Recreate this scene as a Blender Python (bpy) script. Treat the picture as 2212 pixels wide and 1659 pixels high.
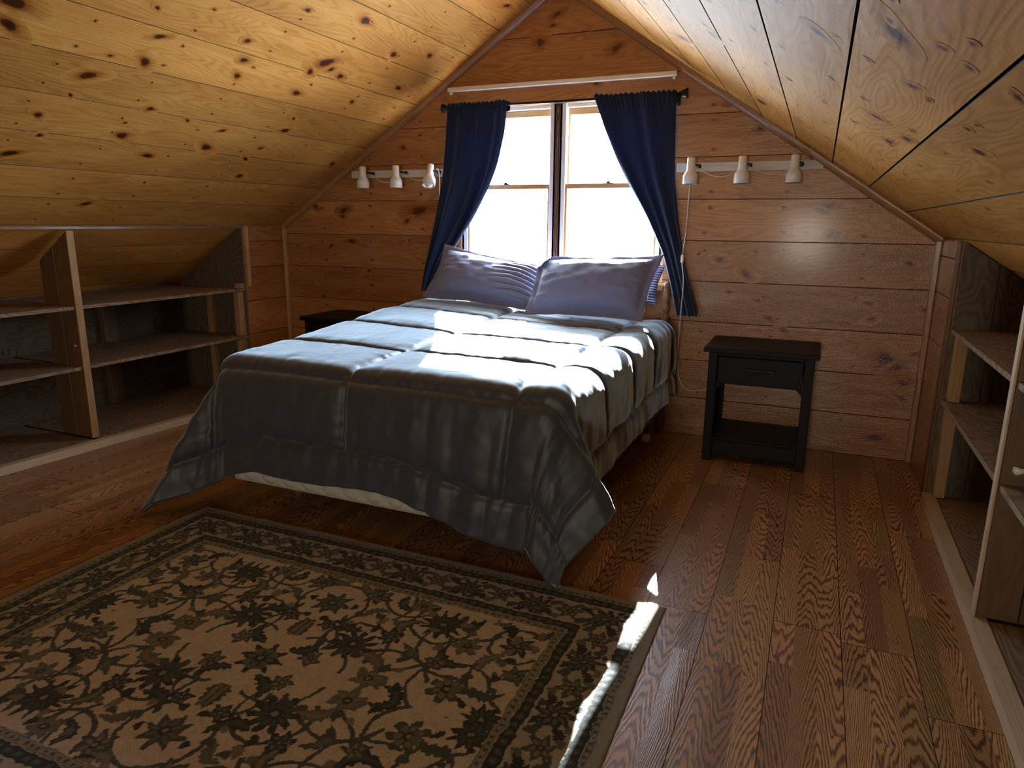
import bpy, math, random
import numpy as np
from mathutils import Vector, Matrix

for o in list(bpy.data.objects):
    bpy.data.objects.remove(o)
S = bpy.context.scene
COL = S.collection
random.seed(7)
RNG = np.random.default_rng(11)

# ---------------------------------------------------------------- camera
CAM = (1.5255, -4.1835, 1.25)
YAW, PIT, ROL, FPX = 0.4079, -0.2270, 0.0094, 1502.8
def cam_rows():
    cy, sy = math.cos(YAW), math.sin(YAW)
    f = np.array([-sy*math.cos(PIT), cy*math.cos(PIT), math.sin(PIT)])
    r = np.array([cy, sy, 0.0]); u = np.cross(r, f)
    c, s = math.cos(ROL), math.sin(ROL)
    return c*r+s*u, -s*r+c*u, f
_r, _u, _f = cam_rows()
cd = bpy.data.cameras.new('camera')
cam = bpy.data.objects.new('camera', cd)
COL.objects.link(cam)
cam.matrix_world = Matrix(((_r[0], _u[0], -_f[0], CAM[0]), (_r[1], _u[1], -_f[1], CAM[1]),
                           (_r[2], _u[2], -_f[2], CAM[2]), (0, 0, 0, 1)))
cd.sensor_fit = 'HORIZONTAL'
cd.sensor_width = 36.0
cd.lens = FPX/2212*36.0
cd.clip_start = 0.02
S.camera = cam

# ---------------------------------------------------------------- light and exposure
W = bpy.data.worlds.new('daylight'); S.world = W
W.use_nodes = True
bg = W.node_tree.nodes['Background']
# sun-side sky is cool; the landscape the sun falls on, seen through the far gable window, is warmer
wt = W.node_tree
tc = wt.nodes.new('ShaderNodeTexCoord'); sx = wt.nodes.new('ShaderNodeSeparateXYZ'); wr_ = wt.nodes.new('ShaderNodeValToRGB')
mr = wt.nodes.new('ShaderNodeMapRange'); mr.inputs[1].default_value = -1.0; mr.inputs[2].default_value = 1.0
wt.links.new(tc.outputs['Generated'], sx.inputs[0]); wt.links.new(sx.outputs[1], mr.inputs[0]); wt.links.new(mr.outputs[0], wr_.inputs[0])
wr_.color_ramp.elements[0].position = 0.25; wr_.color_ramp.elements[0].color = (1.0, 0.90, 0.75, 1)
wr_.color_ramp.elements[1].position = 0.62; wr_.color_ramp.elements[1].color = (0.70, 0.85, 1.0, 1)
wt.links.new(wr_.outputs[0], bg.inputs[0])
bg.inputs[1].default_value = 44.0
sd = bpy.data.lights.new('sun', 'SUN')
sun = bpy.data.objects.new('sun', sd); COL.objects.link(sun)
sd.energy = 62.0
sd.color = (1.0, 0.97, 0.92)
sd.angle = math.radians(0.6)
sun.rotation_euler = Vector((0.252, -1.0, -0.60)).to_track_quat('-Z', 'Y').to_euler()
def portal(name, loc, rot, sx, sy):
    l = bpy.data.lights.new(name, 'AREA'); l.shape = 'RECTANGLE'; l.size = sx; l.size_y = sy
    l.cycles.is_portal = True
    o = bpy.data.objects.new(name, l); COL.objects.link(o)
    o.location = loc; o.rotation_euler = rot
portal('window_portal', (0.005, 0.14, 1.445), (math.radians(-90), 0, 0), 1.36, 1.06)
portal('far_window_portal', (1.30, -8.24, 1.06), (math.radians(90), 0, 0), 0.7, 0.8)
vs = S.view_settings
vs.view_transform = 'Standard'; vs.look = 'None'; vs.exposure = 0.5; vs.gamma = 1.0
vs.use_curve_mapping = False
S.cycles.diffuse_bounces = 6

# ---------------------------------------------------------------- room constants
XL, XR = -2.1366, 2.0925
ZKL, ZKR = 1.221, 1.198
ZA = 2.6155
KL = (ZA-ZKL)/abs(XL); KR = (ZA-ZKR)/XR
YF = -8.2                     # far gable behind the camera
XLB, XRB = -2.78, 2.70        # backs of the eaves
KN_L= [(-1.963, 1.368, 0.0247), (-1.94, 1.22, 0.0366), (-1.51, 1.371, 0.0269), (-1.472, 1.27, 0.0244), (-1.047, 1.258, 0.0297), (-2.117, 1.081, 0.0418), (-2.489, 1.239, 0.0382), (-2.514, 1.338, 0.0498), (-2.126, 0.956, 0.0142), (-1.749, 0.957, 0.0242), (-1.775, 0.751, 0.0342), (-1.275, 0.746, 0.0405), (-0.872, 0.971, 0.0316), (-0.899, 1.075, 0.0173), (-0.917, 0.797, 0.0213), (-0.949, 0.69, 0.0215), (-1.559, 0.628, 0.0295), (-0.206, 0.741, 0.0321), (-2.19, 0.811, 0.0231), (-2.189, 0.549, 0.0362), (-1.062, 1.809, 0.0406), (-0.666, 1.691, 0.0307), (-0.392, 1.774, 0.0286), (-0.361, 1.49, 0.0256), (-0.606, 1.296, 0.0214), (-1.049, 1.502, 0.0515), (-1.092, 1.416, 0.029), (-0.874, 1.445, 0.0268), (-0.978, 1.47, 0.0229), (-1.576, 1.48, 0.0204), (-0.217, 2.262, 0.0252), (-1.423, 1.739, 0.0233), (-2.056, 1.497, 0.0159), (-2.126, 0.687, 0.0178), (-1.66, 0.197, 0.0276), (-0.867, 0.53, 0.0296), (-1.274, 0.89, 0.0199), (-1.518, 0.922, 0.0158), (-1.81, 0.841, 0.0122), (-2.092, 1.21, 0.011)]
KN_R= [(-2.919, 0.597, 0.0207), (-2.666, 0.535, 0.0111), (-2.96, 0.611, 0.006), (-2.981, 0.528, 0.0069), (-2.142, 0.568, 0.0148), (-2.624, 0.736, 0.0153), (-1.74, 1.139, 0.0203), (-0.723, 1.048, 0.0253), (-1.146, 1.39, 0.0203), (-2.477, 0.355, 0.0125), (-2.607, 0.409, 0.0064), (-2.967, 0.482, 0.006), (-1.895, 0.507, 0.0129), (-2.113, 0.475, 0.0133), (-2.967, 0.406, 0.008)]
KN_B= [(-0.018, 2.443, 0.0276), (-0.04, 2.386, 0.0184), (-0.117, 2.3, 0.043), (0.349, 2.231, 0.0415), (0.235, 2.053, 0.0207), (-1.089, 1.735, 0.0231), (-1.016, 1.918, 0.0263), (-1.838, 1.352, 0.025), (-1.596, 1.327, 0.0382), (-1.606, 1.285, 0.0209), (-0.978, 1.328, 0.0487), (-1.071, 1.26, 0.0262), (-1.536, 1.116, 0.0311), (-1.715, 1.079, 0.0176), (-1.399, 0.912, 0.017), (-1.38, 0.811, 0.017), (-1.056, 1.13, 0.0131), (1.007, 1.06, 0.0309), (1.158, 0.982, 0.0364), (0.886, 1.086, 0.0141), (1.072, 0.876, 0.0169), (1.251, 0.848, 0.028), (1.233, 0.834, 0.0168), (1.298, 0.74, 0.0253), (1.202, 1.107, 0.0112), (1.547, 1.355, 0.0278), (1.516, 1.331, 0.0195), (1.568, 1.199, 0.0251), (1.382, 0.674, 0.0281), (1.001, 1.907, 0.0227), (1.167, 1.759, 0.0197), (1.792, 0.848, 0.0224), (1.817, 0.764, 0.0281), (2.061, 0.826, 0.0254), (1.962, 1.064, 0.0224), (1.856, 0.578, 0.0509), (1.915, 0.545, 0.051), (1.963, 0.511, 0.0398), (2.051, 0.594, 0.0256), (2.006, 0.431, 0.0343), (2.005, 0.349, 0.0258), (1.908, 0.114, 0.0405), (-0.446, 2.319, 0.019), (-1.805, 0.711, 0.0179)]

# ---------------------------------------------------------------- helpers
def tag(o, label=None, cat=None, group=None, kind=None):
    if label: o['label'] = label
    if cat: o['category'] = cat
    if group: o['group'] = group
    if kind: o['kind'] = kind
    return o

def empty(name, loc, label, cat, group=None):
    o = bpy.data.objects.new(name, None); COL.objects.link(o)
    o.location = loc; o.empty_display_size = 0.1
    bpy.context.view_layer.update()
    return tag(o, label, cat, group)

def _hash(ix, iy, seed):
    h = (ix.astype(np.int64)*374761393 + iy.astype(np.int64)*668265263 + seed*974711) & 0x7fffffff
    h = ((h ^ (h >> 13))*1274126177) & 0x7fffffff
    h = h ^ (h >> 16)
    return (h % 100003)/100003.0
def vnoise(x, y, seed=0):
    x = np.asarray(x, float); y = np.asarray(y, float)
    ix = np.floor(x); iy = np.floor(y); fx = x-ix; fy = y-iy
    fx = fx*fx*(3-2*fx); fy = fy*fy*(3-2*fy)
    a = _hash(ix, iy, seed); b = _hash(ix+1, iy, seed); c = _hash(ix, iy+1, seed); d = _hash(ix+1, iy+1, seed)
    return (a*(1-fx)+b*fx)*(1-fy)+(c*(1-fx)+d*fx)*fy - 0.5

class MB:
    """collects faces, with uv in metres, a per-face random and a per-vertex knot value, into one mesh"""
    def __init__(s):
        s.v = []; s.f = []; s.uv = []; s.rnd = []; s.k = []; s.mi = []; s.sm = []
    def vert(s, p, k=0.0):
        s.v.append(tuple(p)); s.k.append(k); return len(s.v)-1
    def face(s, idx, uv=None, rnd=0.5, mi=0, sm=False):
        s.f.append(tuple(idx)); s.uv.append(uv if uv is not None else [(0, 0)]*len(idx))
        s.rnd.append(rnd); s.mi.append(mi); s.sm.append(sm)
    def poly_prism(s, quad, n, T, aL, aW, rnd=0.5, bev=0.0, mi=0, off=0.0, ms=None):
        """prism: front polygon `quad` (list of Vector), thickness T against n; uv along aL / aW"""
        n = Vector(n).normalized(); aL = Vector(aL).normalized(); aW = Vector(aW).normalized()
        quad = [Vector(q) for q in quad]
        c = sum(quad, Vector())/len(quad)
        def uvp(p): return (p.dot(aL)+off, p.dot(aW))
        N = len(quad)
        # orient counter-clockwise seen against n
        a = (quad[1]-quad[0]).cross(quad[2]-quad[1])
        if a.dot(n) < 0: quad = quad[::-1]
        if bev > 0:
            ins = []
            for i in range(N):
                p0, p1, p2 = quad[i-1], quad[i], quad[(i+1) % N]
                d1 = (p1-p0).normalized(); d2 = (p2-p1).normalized()
                m1 = n.cross(d1); m2 = n.cross(d2)
                b = m1+m2
                b = b/(max(0.2, 1+m1.dot(m2)))
                ins.append(p1+b*bev)
            top = ins; mid = [q-n*bev for q in quad]
        else:
            top = quad; mid = None
        it = [s.vert(p) for p in top]
        s.face(it, [uvp(p) for p in top], rnd, mi)
        prev, pp = it, top
        if mid:
            im = [s.vert(p) for p in mid]
            for i in range(N):
                j = (i+1) % N
                s.face((it[j], it[i], im[i], im[j]), [uvp(top[j]), uvp(top[i]), uvp(mid[i]), uvp(mid[j])], rnd, mi)
            prev, pp = im, mid
        bot = [q-n*T for q in quad]; ib = [s.vert(p) for p in bot]
        for i in range(N):
            j = (i+1) % N
            def uvs(p):
                return (p.dot(aL)+off, p.dot(aW)+p.dot(n))
            s.face((prev[j], prev[i], ib[i], ib[j]), [uvs(pp[j]), uvs(pp[i]), uvs(bot[i]), uvs(bot[j])], rnd, mi if ms is None else ms)
        s.face(ib[::-1], [uvp(p) for p in bot[::-1]], rnd, mi)
    def box(s, lo, hi, axis='x', bev=0.0, rnd=0.5, mi=0, off=0.0):
        """axis-aligned box with bevelled edges; `axis` is the grain direction"""
        lo = list(lo); hi = list(hi)
        b = min(bev, 0.45*min(hi[i]-lo[i] for i in range(3)))
        ax = 'xyz'.index(axis); others = [i for i in range(3) if i != ax]
        def uvp(p, nrm):
            nn = max(range(3), key=lambda i: abs(nrm[i]))
            if nn == ax: return (p[others[0]]+off, p[others[1]])
            w = [i for i in others if i != nn][0]
            return (p[ax]+off, p[w]+0.37*nn)
        ids = {}
        def V(p):
            key = tuple(round(c, 6) for c in p)
            if key not in ids: ids[key] = s.vert(p)
            return ids[key]
        def F(ps, nrm):
            ps = [Vector(p) for p in ps]
            a = (ps[1]-ps[0]).cross(ps[2]-ps[0])
            if a.dot(Vector(nrm)) < 0: ps = ps[::-1]
            s.face([V(p) for p in ps], [uvp(p, nrm) for p in ps], rnd, mi)
        if b <= 0:
            for a in range(3):
                for sg in (0, 1):
                    o1, o2 = [i for i in range(3) if i != a]
                    ps = []
                    for (p1, p2) in ((0, 0), (1, 0), (1, 1), (0, 1)):
                        p = [0, 0, 0]; p[a] = (lo, hi)[sg][a]; p[o1] = (lo, hi)[p1][o1]; p[o2] = (lo, hi)[p2][o2]; ps.append(p)
                    nrm = [0, 0, 0]; nrm[a] = 1 if sg else -1
                    F(ps, nrm)
            return
        for a in range(3):
            for sg in (0, 1):
                o1, o2 = [i for i in range(3) if i != a]; ps = []
                for (p1, p2) in ((0, 0), (1, 0), (1, 1), (0, 1)):
                    p = [0, 0, 0]; p[a] = (lo, hi)[sg][a]
                    p[o1] = lo[o1]+b if p1 == 0 else hi[o1]-b
                    p[o2] = lo[o2]+b if p2 == 0 else hi[o2]-b
                    ps.append(p)
                nrm = [0, 0, 0]; nrm[a] = 1 if sg else -1
                F(ps, nrm)
        for a in range(3):          # edges along axis a
            o1, o2 = [i for i in range(3) if i != a]
            for s1 in (0, 1):
                for s2 in (0, 1):
                    ps = []
                    for (q, e) in ((0, 0), (1, 0), (1, 1), (0, 1)):
                        p = [0, 0, 0]; p[a] = lo[a]+b if q == 0 else hi[a]-b
                        if e == 0:
                            p[o1] = lo[o1] if s1 == 0 else hi[o1]; p[o2] = lo[o2]+b if s2 == 0 else hi[o2]-b
                        else:
                            p[o1] = lo[o1]+b if s1 == 0 else hi[o1]-b; p[o2] = lo[o2] if s2 == 0 else hi[o2]
                        ps.append(p)
                    nrm = [0, 0, 0]; nrm[o1] = 1 if s1 else -1; nrm[o2] = 1 if s2 else -1
                    F(ps, nrm)
        for sx in (0, 1):
            for sy in (0, 1):
                for sz in (0, 1):
                    sg = (sx, sy, sz); ps = []
                    for a in range(3):
                        p = [0, 0, 0]
                        for i in range(3):
                            base = lo[i] if sg[i] == 0 else hi[i]
                            p[i] = base if i == a else base+(b if sg[i] == 0 else -b)
                        ps.append(p)
                    F(ps, [1 if q else -1 for q in sg])
    def grid(s, P, closed_u=False, closed_v=False, rnd=0.5, mi=0, uv=None, sm=True, flip=False):
        """P: array (nu, nv, 3)"""
        nu, nv = P.shape[:2]; base = len(s.v)
        for i in range(nu):
            for j in range(nv):
                s.vert(P[i, j])
        for i in range(nu if closed_u else nu-1):
            for j in range(nv if closed_v else nv-1):
                a, b = (i+1) % nu, (j+1) % nv
                q = [(i, j), (a, j), (a, b), (i, b)]
                if flip: q = q[::-1]
                uu = [(uv[x, y][0], uv[x, y][1]) for x, y in q] if uv is not None else None
                s.face([base+x*nv+y for x, y in q], uu, rnd, mi, sm)
    def tube(s, pts, r, n=8, caps=True, mi=0, rnd=0.5):
        pts = [Vector(p) for p in pts]; rs = r if hasattr(r, '__len__') else [r]*len(pts)
        P = np.zeros((len(pts), n, 3)); up = None
        for i, p in enumerate(pts):
            t = (pts[min(i+1, len(pts)-1)]-pts[max(i-1, 0)]).normalized()
            if up is None:
                up = t.orthogonal().normalized()
            up = (up-t*up.dot(t)).normalized(); sd_ = t.cross(up)
            for k in range(n):
                a = 2*math.pi*k/n
                P[i, k] = p+(up*math.cos(a)+sd_*math.sin(a))*rs[i]
        base = len(s.v)
        L = 0.0; us = [0.0]
        for i in range(1, len(pts)): L += (pts[i]-pts[i-1]).length; us.append(L)
        uv = np.zeros((len(pts), n, 2))
        for i in range(len(pts)):
            for k in range(n): uv[i, k] = (us[i], k*2*math.pi*rs[i]/n)
        s.grid(P, closed_v=True, mi=mi, rnd=rnd, uv=uv, flip=True)
        if caps:
            s.face([base+k for k in range(n)][::1], None, rnd, mi)
            s.face([base+(len(pts)-1)*n+k for k in range(n)][::-1], None, rnd, mi)
    def lathe(s, prof, n=24, axis=(0, 0, 1), org=(0, 0, 0), mi=0, rnd=0.5):
        """prof: list of (r, h) along axis"""
        ax = Vector(axis).normalized(); e1 = ax.orthogonal().normalized(); e2 = ax.cross(e1); org = Vector(org)
        P = np.zeros((len(prof), n, 3)); uv = np.zeros((len(prof), n, 2))
        for i, (r, h) in enumerate(prof):
            for k in range(n):
                a = 2*math.pi*k/n
                P[i, k] = org+ax*h+(e1*math.cos(a)+e2*math.sin(a))*max(r, 1e-5)
                uv[i, k] = (h, a*r)
        s.grid(P, closed_v=True, mi=mi, rnd=rnd, uv=uv, flip=True)
    def knot(s, c, aL, aW, n, rl, rw, ang=0.0, rnd=0.5, kmax=1.0, off=0.0):
        """flush oval disc whose knot value fades from kmax to 0 at its rim"""
        n = Vector(n).normalized(); aL = Vector(aL).normalized(); aW = Vector(aW).normalized(); s.kn = getattr(s, 'kn', 0)+1; c = Vector(c)+n*(0.0004+0.000011*(s.kn % 53))
        ca, sa = math.cos(ang), math.sin(ang); N = 18
        ph = random.random()*6
        ic = s.vert(c, kmax); rings = []
        vals = [0.93, 0.80, 0.62, 0.40, 0.2, 0.0]; rr = [0.22, 0.42, 0.56, 0.72, 1.0, 1.7]
        for q, (v_, r_) in enumerate(zip(vals, rr)):
            ring = []
            for k in range(N):
                a = 2*math.pi*k/N
                w = 1+0.13*math.sin(2*a+ph)+0.09*math.sin(3*a+ph*2)
                x, y = 1.25*math.cos(a)*rl*r_*w, 1.25*math.sin(a)*rw*r_*w
                if q >= 4: x *= 1.35
                ring.append(s.vert(c+aL*(x*ca-y*sa)+aW*(x*sa+y*ca), v_*kmax))
            rings.append(ring)
        def uvp(i): p = Vector(s.v[i]); return (p.dot(aL)+off, p.dot(aW))
        flip = aL.cross(aW).dot(n) < 0
        def F(q):
            q = q[::-1] if flip else q
            s.face(q, [uvp(i) for i in q], rnd)
        for k in range(N):
            j = (k+1) % N
            F([ic, rings[0][k], rings[0][j]])
            for a, b in zip(rings[:-1], rings[1:]):
                F([a[k], b[k], b[j], a[j]])
    def build(s, name, mats, parent=None, smooth_angle=None):
        me = bpy.data.meshes.new(name)
        me.from_pydata(s.v, [], s.f)
        ul = me.uv_layers.new(name='uv')
        flat = np.array([c for f in s.uv for p in f for c in p], dtype=np.float32)
        ul.data.foreach_set('uv', flat)
        a = me.attributes.new('rnd', 'FLOAT', 'FACE'); a.data.foreach_set('value', np.array(s.rnd, np.float32))
        a = me.attributes.new('knot', 'FLOAT', 'POINT'); a.data.foreach_set('value', np.array(s.k, np.float32))
        me.polygons.foreach_set('material_index', np.array(s.mi, np.int32))
        me.polygons.foreach_set('use_smooth', np.array(s.sm, bool))
        for m in (mats if isinstance(mats, (list, tuple)) else [mats]): me.materials.append(m)
        me.update()
        o = bpy.data.objects.new(name, me); COL.objects.link(o)
        if parent is not None:
            o.parent = parent
            o.matrix_parent_inverse = parent.matrix_world.inverted()
        return o

def solidify(o, t, off=-1.0, mo=0):
    m = o.modifiers.new('thickness', 'SOLIDIFY'); m.thickness = t; m.offset = off; m.material_offset = mo
    m.material_offset_rim = 0
    return o

# ---------------------------------------------------------------- materials
class NT:
    def __init__(s, name):
        s.m = bpy.data.materials.new(name); s.m.use_nodes = True
        s.t = s.m.node_tree; s.b = s.t.nodes['Principled BSDF']
    def n(s, typ, **kw):
        nd = s.t.nodes.new(typ)
        for k, v in kw.items(): setattr(nd, k, v)
        return nd
    def link(s, a, b): s.t.links.new(a, b)
    def put(s, sock, v):
        if isinstance(v, bpy.types.NodeSocket): s.link(v, sock)
        else: sock.default_value = v
    def math(s, op, a, b=None, c=None, clamp=False):
        nd = s.n('ShaderNodeMath', operation=op); nd.use_clamp = clamp
        s.put(nd.inputs[0], a)
        if b is not None: s.put(nd.inputs[1], b)
        if c is not None: s.put(nd.inputs[2], c)
        return nd.outputs[0]
    def vec(s, x, y, z=0.0):
        nd = s.n('ShaderNodeCombineXYZ')
        for i, v in enumerate((x, y, z)): s.put(nd.inputs[i], v)
        return nd.outputs[0]
    def noise(s, vec, scale=1.0, detail=2.0, rough=0.5, dist=0.0):
        nd = s.n('ShaderNodeTexNoise')
        s.put(nd.inputs['Vector'], vec); nd.inputs['Scale'].default_value = scale
        nd.inputs['Detail'].default_value = detail; nd.inputs['Roughness'].default_value = rough
        nd.inputs['Distortion'].default_value = dist
        return nd.outputs['Fac']
    def ramp(s, fac, stops):
        nd = s.n('ShaderNodeValToRGB'); s.put(nd.inputs[0], fac)
        cr = nd.color_ramp
        while len(cr.elements) < len(stops): cr.elements.new(0.5)
        for e, (p, c) in zip(cr.elements, stops):
            e.position = p; e.color = (*c, 1) if len(c) == 3 else c
        return nd.outputs[0]
    def mix(s, fac, a, b, mode='MIX'):
        nd = s.n('ShaderNodeMix', data_type='RGBA', blend_type=mode)
        s.put(nd.inputs[0], fac)
        for sock, v in ((nd.inputs[6], a), (nd.inputs[7], b)):
            s.put(sock, v if isinstance(v, bpy.types.NodeSocket) else (*v, 1))
        return nd.outputs[2]
    def attr(s, name):
        return s.n('ShaderNodeAttribute', attribute_name=name)
    def uv(s):
        nd = s.n('ShaderNodeUVMap'); nd.uv_map = 'uv'
        sp = s.n('ShaderNodeSeparateXYZ'); s.link(nd.outputs[0], sp.inputs[0])
        return sp.outputs[0], sp.outputs[1]
    def maprange(s, v, a, b, c, d):
        nd = s.n('ShaderNodeMapRange'); s.put(nd.inputs[0], v)
        for i, q in enumerate((a, b, c, d)): nd.inputs[i+1].default_value = q
        return nd.outputs[0]
    def bump(s, h, strength, dist=0.01, normal=None):
        nd = s.n('ShaderNodeBump'); nd.inputs['Strength'].default_value = strength; nd.inputs['Distance'].default_value = dist
        s.link(h, nd.inputs['Height'])
        if normal is not None: s.link(normal, nd.inputs['Normal'])
        return nd.outputs[0]
    def out(s, color=None, rough=None, normal=None, **kw):
        if color is not None: s.put(s.b.inputs['Base Color'], color if isinstance(color, bpy.types.NodeSocket) else (*color, 1))
        if rough is not None: s.put(s.b.inputs['Roughness'], rough)
        if normal is not None: s.link(normal, s.b.inputs['Normal'])
        for k, v in kw.items(): s.put(s.b.inputs[k.replace('_', ' ')], v)
        return s.m

def plain(name, color, rough=0.5, **kw):
    return NT(name).out(color, rough, **kw)

def pine(name, light, mid, dark, rough=0.32, coat=0.35, ripple=0.12, vary=0.35, figure=1.0, rings=38.0, kd=0.16, spec=0.5, rs=1.0):
    t = NT(name); u, v = t.uv(); rnd = t.attr('rnd').outputs['Fac']; kn = t.attr('knot').outputs['Fac']
    r37 = t.math('MULTIPLY', rnd, 37.0)
    low = t.noise(t.vec(t.math('MULTIPLY', u, 0.8), t.math('MULTIPLY', v, 5.0), r37), 1.0, 2.5, 0.5)
    ph = t.math('ADD', t.math('MULTIPLY', v, rings), t.math('MULTIPLY', low, 26.0))
    ring = t.math('ADD', t.math('MULTIPLY', t.math('SINE', t.math('MULTIPLY', ph, 6.283)), 0.5), 0.5)
    ring = t.math('POWER', ring, 2.0)
    fine = t.noise(t.vec(t.math('MULTIPLY', u, 5.0), t.math('MULTIPLY', v, 190.0), r37), 1.0, 2.0, 0.6)
    blot = t.noise(t.vec(t.math('MULTIPLY', u, 1.6), t.math('MULTIPLY', v, 7.0), t.math('ADD', r37, 5.0)), 1.0, 3.0, 0.55)
    f = t.math('ADD', t.math('MULTIPLY', ring, 0.34*figure), t.math('MULTIPLY', blot, 0.75))
    f = t.math('ADD', f, t.math('MULTIPLY', t.math('SUBTRACT', fine, 0.5), 0.45))
    col = t.ramp(f, [(0.22, light), (0.52, mid), (0.95, dark)])
    val = t.math('ADD', 1.0-vary/2, t.math('MULTIPLY', rnd, vary))
    hsv = t.n('ShaderNodeHueSaturation'); t.link(col, hsv.inputs['Color']); t.put(hsv.inputs['Value'], val)
    kc = t.ramp(kn, [(0.0, (1, 1, 1)), (0.22, (0.80, 0.68, 0.58)), (0.42, (0.35+kd, 0.2+kd, 0.12+kd)), (0.60, (0.12+kd, 0.03+kd, kd)),
                     (0.66, (kd*.75, kd*.45, kd*.35)), (0.8, (kd*1.2, kd*.7, kd*.5)), (1.0, (kd*.7, kd*.42, kd*.3))])
    col = t.mix(1.0, hsv.outputs[0], kc, 'MULTIPLY')
    rp = t.noise(t.vec(t.math('MULTIPLY', u, 55.0*rs), t.math('MULTIPLY', v, 60.0*rs), r37), 1.0, 2.0, 0.6)
    rp2 = t.noise(t.vec(t.math('MULTIPLY', u, 3.0), t.math('MULTIPLY', v, 14.0), r37), 1.0, 1.0, 0.5)
    nb = t.bump(rp2, min(0.4, ripple*2.0), 0.010)
    nb = t.bump(rp, ripple, 0.004, nb)
    nb = t.bump(ring, 0.08, 0.002, nb)
    return t.out(col, rough, nb, Coat_Weight=coat, Coat_Roughness=0.14, Specular_IOR_Level=spec)

PINE_CEIL = pine('varnished_pine_ceiling', (0.51, 0.25, 0.064), (0.41, 0.175, 0.038), (0.225, 0.080, 0.015), rough=0.62, coat=0.0, ripple=0.22, spec=0.05, figure=0.6, kd=0.11)
PINE_WALL = pine('varnished_pine_wall', (0.42, 0.195, 0.070), (0.315, 0.133, 0.044), (0.175, 0.067, 0.023), kd=0.26, rough=0.27, coat=0.15, spec=0.4, rs=2.3, ripple=0.45, figure=0.6)
LIGHT_TRIM = pine('light_pine_trim', (0.50, 0.31, 0.16), (0.42, 0.24, 0.11), (0.28, 0.14, 0.06), coat=0.2, ripple=0.05, vary=0.1, figure=0.4)
PINE_TRIM = pine('pine_trim', (0.38, 0.19, 0.075), (0.30, 0.14, 0.05), (0.18, 0.075, 0.026), coat=0.3, ripple=0.05, vary=0.1)
SASH = pine('sash_pine', (0.52, 0.30, 0.12), (0.44, 0.23, 0.085), (0.3, 0.14, 0.05), coat=0.2, ripple=0.04, vary=0.1, figure=0.4)
LUMBER = pine('unfinished_lumber', (0.40, 0.24, 0.11), (0.32, 0.18, 0.075), (0.2, 0.1, 0.04), rough=0.7, coat=0.0, ripple=0.1, vary=0.25, figure=0.5)
PALE = pine('pale_ledge_lumber', (0.52, 0.40, 0.28), (0.44, 0.32, 0.21), (0.3, 0.2, 0.12), rough=0.75, coat=0.0, ripple=0.1, vary=0.2, figure=0.4)
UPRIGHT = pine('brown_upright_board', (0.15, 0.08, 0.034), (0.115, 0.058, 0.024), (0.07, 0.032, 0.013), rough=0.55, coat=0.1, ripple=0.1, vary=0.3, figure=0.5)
HEADWOOD = pine('headboard_wood', (0.30, 0.15, 0.07), (0.24, 0.11, 0.05), (0.15, 0.06, 0.025), coat=0.3, ripple=0.03, vary=0.1)

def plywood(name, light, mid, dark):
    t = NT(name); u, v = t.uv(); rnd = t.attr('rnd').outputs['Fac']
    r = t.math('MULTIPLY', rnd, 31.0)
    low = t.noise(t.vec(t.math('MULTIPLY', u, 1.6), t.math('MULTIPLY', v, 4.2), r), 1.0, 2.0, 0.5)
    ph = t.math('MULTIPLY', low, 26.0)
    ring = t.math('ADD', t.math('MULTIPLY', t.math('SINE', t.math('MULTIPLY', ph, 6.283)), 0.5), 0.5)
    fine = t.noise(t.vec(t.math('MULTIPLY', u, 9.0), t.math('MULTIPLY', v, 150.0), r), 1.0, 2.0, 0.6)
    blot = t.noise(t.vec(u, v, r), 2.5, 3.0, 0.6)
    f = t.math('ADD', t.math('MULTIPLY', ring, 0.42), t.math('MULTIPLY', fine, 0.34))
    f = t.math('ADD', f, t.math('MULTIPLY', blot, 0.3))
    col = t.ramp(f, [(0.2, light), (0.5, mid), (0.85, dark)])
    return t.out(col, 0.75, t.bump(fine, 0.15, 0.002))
PLY = plywood('fir_plywood', (0.31, 0.215, 0.135), (0.235, 0.155, 0.094), (0.135, 0.082, 0.048))
PLY_GREY = plywood('grey_plywood_end', (0.125, 0.095, 0.058), (0.10, 0.074, 0.045), (0.06, 0.044, 0.026))

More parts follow.
